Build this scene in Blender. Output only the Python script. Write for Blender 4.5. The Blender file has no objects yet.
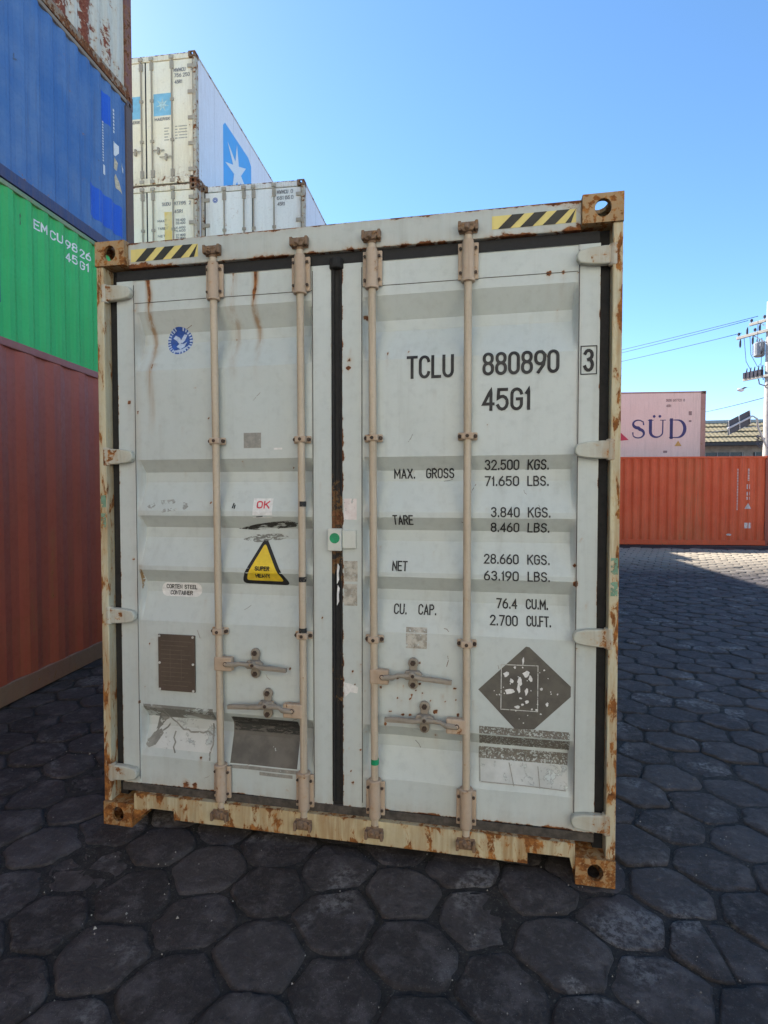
import bpy, bmesh, math, random
import numpy as np
from mathutils import Vector, Matrix
random.seed(7); rng = np.random.default_rng(7)
R = math.radians; PI = math.pi
sc = bpy.context.scene
COL = sc.collection
# ------------------------------------------------------------------ camera
cd = bpy.data.cameras.new('camera'); cam = bpy.data.objects.new('camera', cd); COL.objects.link(cam); sc.camera = cam
YAW, PITCH = 0.1953, -0.0317
fw = Vector((-math.sin(YAW)*math.cos(PITCH), math.cos(YAW)*math.cos(PITCH), math.sin(PITCH)))
cam.location = (0.7143, -2.4748, 1.6657)
cam.rotation_euler = fw.to_track_quat('-Z', 'Y').to_euler()
cd.sensor_fit = 'VERTICAL'; cd.sensor_height = 36.0; cd.lens = 565.0/1024*36.0
cd.clip_start = 0.05; cd.clip_end = 3000
# ------------------------------------------------------------------ sky, sun, exposure
SUN = Vector((-1.03, 0.75, 1.0)).normalized()
elev = math.asin(SUN.z); rot = math.atan2(SUN.x, SUN.y)
w = bpy.data.worlds.new('World'); sc.world = w; w.use_nodes = True
wn = w.node_tree; bgn = wn.nodes['Background']
sky = wn.nodes.new('ShaderNodeTexSky'); sky.sky_type = 'NISHITA'; sky.sun_disc = False
sky.sun_elevation = elev; sky.sun_rotation = rot
sky.air_density = 0.7; sky.dust_density = 0.12; sky.ozone_density = 2.0; sky.altitude = 0
hs = wn.nodes.new('ShaderNodeHueSaturation'); hs.inputs['Saturation'].default_value = 1.12; hs.inputs['Hue'].default_value = 0.495
wn.links.new(sky.outputs[0], hs.inputs['Color']); wn.links.new(hs.outputs[0], bgn.inputs[0]); bgn.inputs[1].default_value = 0.115
sl = bpy.data.lights.new('sun', 'SUN'); sl.energy = 5.0; sl.angle = R(0.53); sl.color = (1.0, 0.95, 0.87)
so = bpy.data.objects.new('sun', sl); COL.objects.link(so); so.rotation_euler = (-SUN).to_track_quat('-Z', 'Y').to_euler(); so.location = (-10, 8, 14)
sc.view_settings.view_transform = 'Standard'; sc.view_settings.look = 'None'; sc.view_settings.gamma = 1
sc.view_settings.use_curve_mapping = False
sc.view_settings.exposure = 1.6
sc.render.engine = 'CYCLES'

# ------------------------------------------------------------------ helpers
def tag(o, label=None, cat=None, group=None, kind=None):
    if label: o['label'] = label
    if cat: o['category'] = cat
    if group: o['group'] = group
    if kind: o['kind'] = kind
    return o
def empty(name, loc=(0,0,0), rz=0, **k):
    o = bpy.data.objects.new(name, None); COL.objects.link(o); o.location = loc; o.rotation_euler = (0,0,rz)
    o.empty_display_size = .2
    return tag(o, **k)
def kids(o): return [c for c in bpy.data.objects if c.parent == o]
def copy_tree(o, parent=None):
    c = o.copy(); COL.objects.link(c); c.parent = parent
    for ch in kids(o): copy_tree(ch, c)
    return c

class MB:
    def __init__(s): s.v = []; s.f = []; s.n = 0
    def add(s, v, f):
        v = np.asarray(v, float).reshape(-1, 3); o = s.n
        s.v.append(v); s.f += [tuple(i+o for i in q) for q in f]; s.n += len(v); return s
    def box(s, x0, x1, y0, y1, z0, z1):
        v = [(x,y,z) for x in (x0,x1) for y in (y0,y1) for z in (z0,z1)]
        return s.add(v, [(0,1,3,2),(4,6,7,5),(0,4,5,1),(2,3,7,6),(0,2,6,4),(1,5,7,3)])
    def grid(s, A, B, C3, na, nb):
        # plane A + u*(B-A) + v*(C-A)
        A = np.array(A, float); U = np.array(B, float)-A; V = np.array(C3, float)-A
        a = np.linspace(0,1,na+1); b = np.linspace(0,1,nb+1)
        P = A + a[:,None,None]*U + b[None,:,None]*V
        f = [(i*(nb+1)+j, (i+1)*(nb+1)+j, (i+1)*(nb+1)+j+1, i*(nb+1)+j+1) for i in range(na) for j in range(nb)]
        return s.add(P, f)
    def gbox(s, x0, x1, y0, y1, z0, z1, r=.03):
        nx = max(1,int((x1-x0)/r)); ny = max(1,int((y1-y0)/r)); nz = max(1,int((z1-z0)/r))
        s.grid((x0,y0,z0),(x1,y0,z0),(x0,y0,z1),nx,nz); s.grid((x1,y1,z0),(x0,y1,z0),(x1,y1,z1),nx,nz)
        s.grid((x0,y1,z0),(x0,y0,z0),(x0,y1,z1),ny,nz); s.grid((x1,y0,z0),(x1,y1,z0),(x1,y0,z1),ny,nz)
        s.grid((x0,y0,z1),(x1,y0,z1),(x0,y1,z1),nx,ny); s.grid((x0,y1,z0),(x1,y1,z0),(x0,y0,z0),nx,ny)
        return s
    def tube(s, pts, r, n=12, caps=True):
        pts = [Vector(p) for p in pts]; rs = r if isinstance(r,(list,tuple)) else [r]*len(pts)
        vs = []; ref = None
        for i,p in enumerate(pts):
            t = (pts[min(i+1,len(pts)-1)]-pts[max(i-1,0)]).normalized()
            if ref is None: ref = t.orthogonal().normalized()
            a = (ref - t*ref.dot(t)).normalized(); ref = a; b = t.cross(a)
            for k in range(n):
                g = 2*PI*k/n; vs.append(p + (a*math.cos(g)+b*math.sin(g))*rs[i])
        f = [(i*n+k, i*n+(k+1)%n, (i+1)*n+(k+1)%n, (i+1)*n+k) for i in range(len(pts)-1) for k in range(n)]
        if caps: f += [tuple(range(n-1,-1,-1)), tuple((len(pts)-1)*n+k for k in range(n))]
        return s.add([tuple(q) for q in vs], f)
    def prism(s, poly, y0, y1):   # poly in (x,z), extruded along y
        n = len(poly)
        v = [(x,y0,z) for x,z in poly]+[(x,y1,z) for x,z in poly]
        f = [tuple(range(n)), tuple(range(2*n-1,n-1,-1))]+[(i,i+n,(i+1)%n+n,(i+1)%n) for i in range(n)]
        return s.add(v, f)
    def build(s, name, m, parent=None, smooth=False, attr=None, bevel=0, loc=None, weld=False, **k):
        V = np.concatenate(s.v) if s.v else np.zeros((0,3))
        me = bpy.data.meshes.new(name); me.from_pydata(V.tolist(), [], s.f)
        me.materials.append(m)
        if attr is not None:
            a = np.ones((len(V),4)); r_ = attr(V)
            for i,c in enumerate(r_): a[:,i] = c
            at = me.color_attributes.new('wear', 'FLOAT_COLOR', 'POINT'); at.data.foreach_set('color', a.ravel().astype('f'))
        me.update()
        o = bpy.data.objects.new(name, me); COL.objects.link(o)
        if parent is not None: o.parent = parent
        if weld or bevel:
            bm = bmesh.new(); bm.from_mesh(me); bmesh.ops.remove_doubles(bm, verts=bm.verts, dist=1e-5)
            bmesh.ops.recalc_face_normals(bm, faces=bm.faces); bm.to_mesh(me); bm.free()
        if bevel:
            b = o.modifiers.new('bevel','BEVEL'); b.width = bevel; b.segments = 2; b.limit_method = 'ANGLE'; b.angle_limit = R(50)
        if smooth:
            me.shade_smooth()
            if smooth == 'auto': me.set_sharp_from_angle(angle=R(35))
        if loc is not None: o.location = loc
        return tag(o, **k)

# ------------------------------------------------------------------ materials
def nd(nt, t, **k):
    n = nt.nodes.new(t)
    for a,b in k.items():
        if a.startswith('i_'): n.inputs[int(a[2:]) if a[2:].isdigit() else a[2:]].default_value = b
        else: setattr(n, a, b)
    return n
class Mat:
    def __init__(s, name):
        s.m = bpy.data.materials.new(name); s.m.use_nodes = True; s.t = s.m.node_tree
        s.b = s.t.nodes['Principled BSDF']; s.tc = s.t.nodes.new('ShaderNodeTexCoord')
    def L(s, a, b): s.t.links.new(a, b)
    def noise(s, scale, detail=4, rough=.55, sc3=None, dist=0):
        mp = nd(s.t,'ShaderNodeMapping'); s.L(s.tc.outputs['Object'], mp.inputs[0])
        if sc3: mp.inputs['Scale'].default_value = sc3
        n = nd(s.t,'ShaderNodeTexNoise'); n.inputs['Scale'].default_value = scale; n.inputs['Detail'].default_value = detail
        n.inputs['Roughness'].default_value = rough; n.inputs['Distortion'].default_value = dist
        s.L(mp.outputs[0], n.inputs['Vector']); return n.outputs['Fac']
    def rng(s, v, a, b, c=0, d=1, smooth=True):
        n = nd(s.t,'ShaderNodeMapRange'); n.interpolation_type = 'SMOOTHSTEP' if smooth else 'LINEAR'
        s.L(v, n.inputs[0]); n.inputs[1].default_value=a; n.inputs[2].default_value=b; n.inputs[3].default_value=c; n.inputs[4].default_value=d
        return n.outputs[0]
    def math(s, op, a, b=None):
        n = nd(s.t,'ShaderNodeMath', operation=op)
        for i,x in enumerate((a,b)):
            if x is None: continue
            if isinstance(x,(int,float)): n.inputs[i].default_value = x
            else: s.L(x, n.inputs[i])
        return n.outputs[0]
    def mix(s, f, a, b, mode='MIX'):
        n = nd(s.t,'ShaderNodeMix', data_type='RGBA', blend_type=mode)
        for i,x in ((0,f),(6,a),(7,b)):
            if isinstance(x,(int,float)): n.inputs[i].default_value = x
            elif isinstance(x,tuple): n.inputs[i].default_value = (*x[:3],1)
            else: s.L(x, n.inputs[i])
        return n.outputs[2]
    def ramp(s, v, stops):
        n = nd(s.t,'ShaderNodeValToRGB'); s.L(v, n.inputs[0]); e = n.color_ramp.elements
        while len(e) < len(stops): e.new(.5)
        for q,(p,c) in zip(e, stops): q.position = p; q.color = (*c,1)
        return n.outputs[0]
    def bump(s, h, strength=.3, dist=.01):
        n = nd(s.t,'ShaderNodeBump'); s.L(h, n.inputs['Height']); n.inputs['Strength'].default_value = strength; n.inputs['Distance'].default_value = dist
        s.L(n.outputs[0], s.b.inputs['Normal'])
    def out(s, col, rough):
        for x,k in ((col,'Base Color'),(rough,'Roughness')):
            if isinstance(x,tuple): s.b.inputs[k].default_value = (*x,1)
            elif isinstance(x,(int,float)): s.b.inputs[k].default_value = x
            else: s.L(x, s.b.inputs[k])
        return s.m

def paint(name, c, c2=None, bias=0., streak=.25, rough=.5, attr=True, rust_c=None, fade=.6, grime_c=(.07,.065,.055), scale=1., rsc=None):
    m = Mat(name); c2 = c2 or tuple(min(1,x*1.12+.01) for x in c)
    f = m.rng(m.noise(1.3*scale,6,.6), .35,.68)
    col = m.mix(m.math('MULTIPLY',f,fade), c, c2)
    fine = m.noise(22*scale,5,.65)
    col = m.mix(m.math('MULTIPLY', m.rng(fine,.45,.8), .22), col, tuple(x*.55 for x in c))
    st = m.noise(1, 6,.65, sc3=(16*scale,16*scale,.75*scale))
    col = m.mix(m.math('MULTIPLY', m.rng(st,.5,.78), streak), col, (c[0]*.4+.05,c[1]*.38+.04,c[2]*.36+.025))
    nr = m.noise(11*scale, 12, .68, dist=.4, sc3=rsc)
    big = m.noise(2.1*scale, 3)
    if attr:
        at = nd(m.t,'ShaderNodeAttribute', attribute_name='wear'); sp = nd(m.t,'ShaderNodeSeparateColor'); m.L(at.outputs['Color'], sp.inputs[0])
        wear, stain, grime = sp.outputs[0], sp.outputs[1], sp.outputs[2]
        g = m.rng(m.math('ADD', grime, m.math('MULTIPLY', m.math('SUBTRACT', nr,.5),.9)), .42,.62)
        col = m.mix(m.math('MULTIPLY',g,.85), col, grime_c)
        sv = m.noise(1,5,.6,sc3=(30,30,2.5))
        s2 = m.math('MULTIPLY', stain, m.rng(sv,.32,.62,.12,1.05))
        col = m.mix(m.math('MINIMUM', m.math('MULTIPLY',s2,.75), .8), col, (.30,.165,.06))
        v = m.math('ADD', m.math('MULTIPLY', wear, .62), nr)
    else: v = nr
    v = m.math('ADD', v, m.math('MULTIPLY', m.math('SUBTRACT', big, .5), .25))
    halo = m.rng(v, .66-bias, .80-bias)
    rm = m.rng(v, .745-bias, .79-bias)
    rn = m.noise(26, 8,.7)
    rc = m.ramp(rn, rust_c or [(.3,(.045,.017,.009)),(.5,(.14,.05,.02)),(.66,(.30,.115,.035)),(.8,(.42,.21,.09))])
    col = m.mix(m.math('MULTIPLY', halo,.5), col, (.42,.22,.07))
    col = m.mix(rm, col, rc)
    ro = m.math('ADD', m.math('MULTIPLY', rm, .4), m.rng(fine,.3,.8,rough-.07,rough+.15))
    hgt = m.math('ADD', m.math('MULTIPLY', m.math('ADD',rm,0), -.5), m.math('ADD', m.math('MULTIPLY',rn,.35), m.math('MULTIPLY', m.noise(3.2*scale,2), 1.2)))
    m.bump(hgt, .35, .006)
    m.b.inputs['Specular IOR Level'].default_value = .28
    return m.out(col, ro)
def plain(name, c, rough=.6, var=.25, sc_=30, metal=0, spec=.4):
    m = Mat(name); n = m.noise(sc_,5,.65)
    col = m.mix(m.rng(n,.3,.75), tuple(x*(1-var) for x in c), tuple(min(1,x*(1+var)) for x in c))
    m.b.inputs['Metallic'].default_value = metal; m.b.inputs['Specular IOR Level'].default_value = spec
    m.bump(n,.2,.003)
    return m.out(col, m.rng(n,.3,.7,rough-.08,rough+.08))
def decal(name, c, cover=.5, sc_=60, c2=None, rough=.6, soft=.06, sc3=None):
    # worn sticker / residue: holes where the noise is high
    m = Mat(name); n = m.noise(sc_, 9,.7, sc3=sc3, dist=.3); n2 = m.noise(sc_*.45,5,.6)
    col = m.mix(m.rng(n2,.35,.65), c, c2 or tuple(x*.7 for x in c))
    m.L(m.rng(n, cover, cover+soft, 1, 0), m.b.inputs['Alpha'])
    m.b.inputs['Specular IOR Level'].default_value = .3
    return m.out(col, rough)

M = {}
ORG = [(.3,(.07,.028,.012)),(.48,(.22,.085,.025)),(.62,(.40,.17,.045)),(.78,(.52,.28,.10))]
M['door'] = paint('grey_door_paint', (.495,.545,.53), (.545,.59,.57), bias=-.03, streak=.2, rough=.42, fade=.8, scale=1)
M['frame'] = paint('grey_frame_paint', (.46,.50,.485), (.50,.53,.49), bias=-0.01, streak=.3, rough=.5)
M['post'] = paint('cream_post_paint', (.60,.56,.38), (.50,.52,.43), bias=.03, streak=.5, rough=.6, scale=2.2, rust_c=ORG, rsc=(1,1,.30))
M['pale'] = paint('pale_cream_paint',(.72,.66,.54),(.76,.70,.60),bias=-.05,streak=.2,attr=False)
M['tan'] = paint('tan_rod_paint', (.46,.38,.28), (.54,.46,.36), bias=.035, streak=.55, rough=.5, attr=False, scale=3)
M['tanr'] = paint('rusty_tan_paint', (.47,.37,.28), (.38,.28,.19), bias=.11, streak=.5, rough=.6, attr=False, scale=2.2)
M['cam'] = paint('rusty_cam_steel', (.22,.15,.10), (.16,.10,.065), bias=.15, streak=.5, rough=.7, attr=False, scale=3,
                 rust_c=[(.3,(.035,.018,.012)),(.5,(.09,.042,.025)),(.66,(.19,.085,.04)),(.8,(.30,.16,.09))])
M['steel'] = paint('worn_handle_steel', (.27,.235,.19), (.34,.30,.24), bias=.07, streak=.4, rough=.5, attr=False, scale=2.5)
M['rubber'] = plain('black_rubber', (.018,.018,.019), .75, .4, 40)
M['dirtyrub'] = plain('dirty_rubber', (.075,.065,.055), .85, .5, 25)
M['gask'] = paint('old_rubber_gasket',(.018,.018,.018),(.03,.028,.026),bias=-.05,streak=.1,rough=.75,scale=2,rust_c=[(.3,(.05,.025,.015)),(.5,(.13,.055,.025)),(.66,(.25,.12,.06)),(.8,(.45,.36,.28))])
M['hinge'] = paint('hinge_paint',(.50,.52,.46),(.46,.46,.38),bias=.02,streak=.4,rough=.55,scale=2.6,rust_c=ORG)
M['bolt'] = plain('dark_bolt', (.06,.04,.03), .7, .5, 80)
M['black'] = plain('black_marking', (.015,.015,.017), .6, .2, 60)
M['white'] = plain('white_marking', (.72,.72,.70), .55, .12, 50)
M['navy'] = plain('navy_lettering', (.05,.045,.14), .6, .25, 5)
M['red_ink'] = plain('red_marking', (.60,.05,.08), .6, .25, 40)
M['yellow'] = plain('yellow_sticker', (.78,.56,.03), .45, .12, 18)
M['stripe_y'] = paint('yellow_stripe', (.72,.60,.20), (.62,.54,.22), bias=.05, streak=.4, attr=False)
M['stripe_k'] = paint('black_stripe', (.035,.035,.03), (.06,.055,.045), bias=.02, streak=.2, attr=False)
M['blue_ink'] = plain('blue_sticker', (.03,.09,.36), .45, .25, 60)
M['pale_ink'] = plain('pale_blue_ink', (.45,.55,.72), .5, .15, 60)
M['green_ink'] = plain('green_sticker', (.01,.28,.12), .5, .25, 60)
M['plate'] = paint('dark_data_plate', (.085,.065,.05), (.12,.09,.07), bias=-.05, streak=.4, attr=False, scale=3)
M['silver'] = decal('silver_residue', (.50,.48,.42), .56, 70, (.28,.26,.22))
M['gres'] = decal('grey_residue', (.24,.24,.22), .60, 90, (.32,.31,.28))
M['dres'] = decal('dark_residue', (.10,.095,.085), .66, 22, (.15,.14,.125))
M['dstreak'] = decal('dark_scrape', (.05,.05,.045), .50, 6, sc3=(3,1,14))
M['speck'] = decal('speckled_residue', (.15,.14,.12), .515, 110, (.20,.185,.155))
M['torn'] = decal('torn_residue', (.56,.58,.56), .56, 16, (.44,.46,.44))
M['torng'] = decal('torn_grey_residue', (.20,.20,.18), .485, 7, (.28,.28,.25), sc3=(1,1,1.6))
M['pinkres'] = decal('pale_residue', (.66,.58,.56), .58, 40, (.75,.72,.70))
M['diam'] = decal('dark_diamond', (.095,.088,.076), .72, 30, (.13,.12,.10))
M['glass'] = plain('window_dark', (.03,.035,.04), .25, .3, 3)

# ------------------------------------------------------------------ lettering
def arc(cx,cy,rx,ry,a0,a1,n=9):
    return [(cx+rx*math.cos(R(a0+(a1-a0)*i/n)), cy+ry*math.sin(R(a0+(a1-a0)*i/n))) for i in range(n+1)]
def stad(x0,x1,y0,y1,r=.24):
    rx = (x1-x0)/2
    p = arc(x0+rx,y1-r,rx,r,180,0)+arc(x0+rx,y0+r,rx,r,0,-180); return p+[p[0]]
W5 = .5
GL = {
 '0':(W5,[stad(0,.5,0,1)]), 'O':(W5,[stad(0,.5,0,1)]),
 '1':(.16,[[(.02,.8),(.13,1),(.13,0)]]),
 '2':(W5,[arc(.25,.74,.25,.26,170,-25)+[(0,0),(.5,0)]]),
 '3':(W5,[arc(.25,.77,.23,.23,160,-90),arc(.25,.28,.25,.28,80,-160)]),
 '4':(W5,[[(.38,0),(.38,1),(0,.28),(.5,.28)]]),
 '5':(W5,[[(.46,1),(.05,1),(.02,.56)]+arc(.24,.33,.26,.33,110,-155)]),
 '6':(W5,[stad(0,.5,0,.6),[(0,.32),(.06,.65),(.34,1)]]),
 '7':(W5,[[(0,1),(.5,1),(.16,0)]]),
 '8':(W5,[stad(.02,.48,.53,1,.2),stad(0,.5,0,.53,.22)]),
 '9':(W5,[stad(0,.5,.4,1),[(.5,.68),(.44,.35),(.16,0)]]),
 'A':(W5,[[(0,0),(.25,1),(.5,0)],[(.08,.3),(.42,.3)]]),
 'B':(W5,[[(0,0),(0,1),(.25,1)]+arc(.25,.77,.22,.23,90,-90)+[(0,.54)],[(.25,.54)]+arc(.25,.27,.25,.27,90,-90)+[(0,0)]]),
 'C':(W5,[arc(.25,.74,.25,.26,10,180)+arc(.25,.26,.25,.26,180,350)]),
 'D':(W5,[[(0,0),(0,1)]+arc(.2,.7,.3,.3,90,0)+arc(.2,.3,.3,.3,0,-90)+[(0,0)]]),
 'E':(.44,[[(.44,1),(0,1),(0,0),(.44,0)],[(0,.53),(.38,.53)]]),
 'F':(.44,[[(.44,1),(0,1),(0,0)],[(0,.53),(.38,.53)]]),
 'G':(W5,[arc(.25,.74,.25,.26,10,180)+arc(.25,.26,.25,.26,180,350)+[(.5,.5),(.28,.5)]]),
 'H':(W5,[[(0,0),(0,1)],[(.5,0),(.5,1)],[(0,.53),(.5,.53)]]),
 'I':(.06,[[(.03,0),(.03,1)]]),
 'J':(.45,[[(.45,1),(.45,.25)]+arc(.22,.25,.23,.25,0,-170)]),
 'K':(W5,[[(0,0),(0,1)],[(.5,1),(0,.42)],[(.17,.6),(.5,0)]]),
 'L':(.42,[[(0,1),(0,0),(.42,0)]]),
 'M':(.62,[[(0,0),(0,1),(.31,.3),(.62,1),(.62,0)]]),
 'N':(W5,[[(0,0),(0,1),(.5,0),(.5,1)]]),
 'P':(W5,[[(0,0),(0,1),(.25,1)]+arc(.25,.76,.25,.24,90,-90)+[(0,.52)]]),
 'R':(W5,[[(0,0),(0,1),(.25,1)]+arc(.25,.76,.25,.24,90,-90)+[(0,.52)],[(.25,.52),(.5,0)]]),
 'S':(W5,[arc(.25,.76,.24,.24,15,250)+arc(.25,.26,.25,.26,70,-165)]),
 'T':(W5,[[(0,1),(.5,1)],[(.25,1),(.25,0)]]),
 'U':(W5,[[(0,1)]+arc(.25,.26,.25,.26,180,360)+[(.5,1)]]),
 'V':(W5,[[(0,1),(.25,0),(.5,1)]]), 'W':(.7,[[(0,1),(.18,0),(.35,.75),(.52,0),(.7,1)]]),
 'X':(W5,[[(0,0),(.5,1)],[(0,1),(.5,0)]]), 'Y':(W5,[[(0,1),(.25,.5),(.5,1)],[(.25,.5),(.25,0)]]),
 'Z':(W5,[[(0,1),(.5,1),(0,0),(.5,0)]]),
 '.':(.08,[[(.04,0),(.04,.09)]]), '-':(.3,[[(0,.5),(.3,.5)]]), ' ':(.3,[]) }
def strokes(txt, u0, u1, v0, v1, gap=.24):
    tot = sum(GL[c][0] for c in txt)+gap*(len(txt)-1); k = (u1-u0)/tot; h = v1-v0; x = 0; out = []
    for c in txt:
        wd, ps = GL[c]
        for p in ps: out.append([(u0+(x+a)*k, v0+b*h) for a,b in p])
        x += wd+gap
    return out
def dens(p, step):
    o = [p[0]]
    for a,b in zip(p,p[1:]):
        n = max(1,int(math.hypot(b[0]-a[0],b[1]-a[1])/step))
        o += [(a[0]+(b[0]-a[0])*i/n, a[1]+(b[1]-a[1])*i/n) for i in range(1,n+1)]
    return o
def add_strokes(mb, sts, wd, surf, off=.0024, step=.012, wds=None):
    # surf(u, v, off) -> 3D point; each stroke gets a slightly larger offset so none overlap in one plane
    for si, p in enumerate(sts):
        p = dens(p, step); n = len(p); Lp = []; Rp = []
        closed = math.hypot(p[0][0]-p[-1][0], p[0][1]-p[-1][1]) < 1e-6
        for i in range(n):
            a = p[i-1] if i else (p[-2] if closed else None); b = p[i+1] if i < n-1 else (p[1] if closed else None); c = p[i]
            d1 = np.array(c)-np.array(a) if a else None; d2 = np.array(b)-np.array(c) if b else None
            if d1 is None: d1 = d2
            if d2 is None: d2 = d1
            d1 = d1/(np.linalg.norm(d1)+1e-9); d2 = d2/(np.linalg.norm(d2)+1e-9)
            t = d1+d2; L = np.linalg.norm(t); t = t/L if L > .2 else d1
            nn = np.array([-t[1],t[0]]); ww = wds[si][min(i,len(wds[si])-1)] if wds else wd
            k = ww/2/max(.5, float(abs(t@d1)))
            cc = np.array(c)
            if not closed and i == 0: cc = cc-t*ww/2*.9
            if not closed and i == n-1: cc = cc+t*ww/2*.9
            Lp.append(cc+nn*k); Rp.append(cc-nn*k)
        o = off+(si%12)*.00012
        v = [surf(q[0],q[1],o) for q in Lp]+[surf(q[0],q[1],o) for q in Rp]
        mb.add(v, [(i,i+n,i+n+1,i+1) for i in range(n-1)])
def text(mb, s, u0, u1, v0, v1, surf, wd=None, **k):
    add_strokes(mb, strokes(s,u0,u1,v0,v1), wd or (v1-v0)*.13, surf, **k)
def fill(mb, poly, surf, off=.001, step=.015):
    # convex polygon filled by rings towards its centre so that it follows the surface
    p = dens(poly+[poly[0]], step)[:-1]; c = np.mean(np.array(p),0); n = len(p)
    rings = max(2,int(max(math.hypot(q[0]-c[0],q[1]-c[1]) for q in p)/step)); v = []
    for r_ in range(rings):
        t = 1-r_/rings; v += [surf(c[0]+(q[0]-c[0])*t, c[1]+(q[1]-c[1])*t, off) for q in p]
    v.append(surf(c[0],c[1],off)); f = []
    for r_ in range(rings-1):
        f += [(r_*n+i, r_*n+(i+1)%n, (r_+1)*n+(i+1)%n, (r_+1)*n+i) for i in range(n)]
    f += [((rings-1)*n+i, (rings-1)*n+(i+1)%n, rings*n) for i in range(n)]
    mb.add(v, f)
def rect(mb, u0,u1,v0,v1,surf,off=.001,step=.015,slant=0):
    nu = max(1,int((u1-u0)/step)); nv = max(1,int((v1-v0)/step)); v=[]
    for i in range(nu+1):
        for j in range(nv+1):
            v.append(surf(u0+(u1-u0)*i/nu+slant*j/nv, v0+(v1-v0)*j/nv, off))
    mb.add(v, [(i*(nv+1)+j,(i+1)*(nv+1)+j,(i+1)*(nv+1)+j+1,i*(nv+1)+j+1) for i in range(nu) for j in range(nv)])
def circ(u,v,r,n=28,ry=None): return [(u+r*math.cos(2*PI*i/n), v+(ry or r)*math.sin(2*PI*i/n)) for i in range(n)]

# ------------------------------------------------------------------ container pieces
W, L, H = 2.438, 12.192, 2.896
def casting(mb, cx, cy, cz, sx, sy, sz, holes, hole_r=(.032,.042)):
    # hollow corner casting: box from (cx,cy,cz) spanning signed sizes; holes on named faces
    a = np.array([cx,cy,cz],float); s = np.array([sx,sy,sz],float); t = .018
    lo = np.minimum(a,a+s); hi = np.maximum(a,a+s)
    for ax in range(3):
        for sd in (0,1):
            o = (hi if sd else lo)[ax]; i = o-t if sd else o+t
            b, c = [k for k in range(3) if k != ax]
            key = ('x','y','z')[ax]+('+' if sd else '-')
            def P(u,v,w_):
                q = [0,0,0]; q[b]=u; q[c]=v; q[ax]=w_; return q
            ro = [(lo[b],lo[c]),(hi[b],lo[c]),(hi[b],hi[c]),(lo[b],hi[c])]
            ri = [(lo[b]+t,lo[c]+t),(hi[b]-t,lo[c]+t),(hi[b]-t,hi[c]-t),(lo[b]+t,hi[c]-t)]
            if key not in holes:
                mb.add([P(u,v,o) for u,v in ro],[(0,1,2,3)]); mb.add([P(u,v,i) for u,v in ri],[(0,1,2,3)]); continue
            m0 = (lo[b]+hi[b])/2; m1 = (lo[c]+hi[c])/2
            hb, hc = (hole_r[0], hole_r[1]) if ax != 2 else (.032,.055)
            hc = min(hc, (hi[c]-lo[c])/2-.022)
            N = 24
            def sq(rc, k):   # point on the rectangle at angle k
                g = 2*PI*k/N+PI/4; dx,dy = math.cos(g),math.sin(g)
                hx=(rc[1][0]-rc[0][0])/2; hy=(rc[2][1]-rc[1][1])/2; sF = 1/max(abs(dx),abs(dy)); 
                return ((rc[0][0]+rc[1][0])/2+dx*sF*hx, (rc[0][1]+rc[3][1])/2+dy*sF*hy)
            el = [(m0+hb*math.cos(2*PI*k/N+PI/4), m1+hc*math.sin(2*PI*k/N+PI/4)) for k in range(N)]
            V = [P(*sq(ro,k),o) for k in range(N)]+[P(*e,o) for e in el]+[P(*e,i) for e in el]+[P(*sq(ri,k),i) for k in range(N)]
            mb.add(V, [(r_*N+k, r_*N+(k+1)%N, (r_+1)*N+(k+1)%N, (r_+1)*N+k) for r_ in range(3) for k in range(N)])
def prof_trap(y, y0=.17, pitch=.276, depth=.036):
    t = ((y-y0)/pitch) % 1.0
    if t < .25: return 0
    if t < .5: return depth*(t-.25)/.25
    if t < .75: return depth
    return depth*(1-(t-.75)/.25)
def trap_breaks(y0,y1,off=.17,pitch=.276):
    b = [y0]; k = math.floor((y0-off)/pitch)-1
    while True:
        for q in (0,.25,.5,.75):
            y = off+(k+q)*pitch
            if y0+1e-3 < y < y1-1e-3: b.append(y)
        k += 1
        if off+k*pitch > y1: break
    return b+[y1]
def side_wall(name, m, parent, sgn, LL, HH, depth=.036, attr=None, zr=.12, flat=False, corr=(.17,.276), **k):
    z0, z1 = .16, HH-.075; y0, y1 = .15, LL-.19
    ys = trap_breaks(y0,y1,*corr) if not flat else list(np.linspace(y0,y1,12))
    if attr is not None:
        yy = [ys[0]]
        for a,b in zip(ys,ys[1:]):
            n = max(1,int((b-a)/.035)); yy += [a+(b-a)*i/n for i in range(1,n+1)]
        ys = yy
    nz = max(1,int((z1-z0)/zr)); zs = np.linspace(z0,z1,nz+1)
    v = []; n = len(ys)
    for y in ys:
        d = 0 if flat else prof_trap(y, corr[0], corr[1], depth)
        if flat: d = 0
        for z in zs:
            v.append((sgn*(W/2-(.004 if flat else .010)-d), y, z))
    mm = nz+1; f = [(i*mm+j,(i+1)*mm+j,(i+1)*mm+j+1,i*mm+j+1) for i in range(n-1) for j in range(nz)]
    if sgn < 0: f = [q[::-1] for q in f]
    return MB().add(v,f).build(name, m, parent, attr=attr, **k)
def side_surf(sgn, depth=.036, flat=False, corr=(.17,.276)):
    def s(u,v,off):
        return (sgn*(W/2-(.004 if flat else .010)-(0 if flat else prof_trap(u,corr[0],corr[1],depth))+off*1.5), u, v)
    return s
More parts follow.
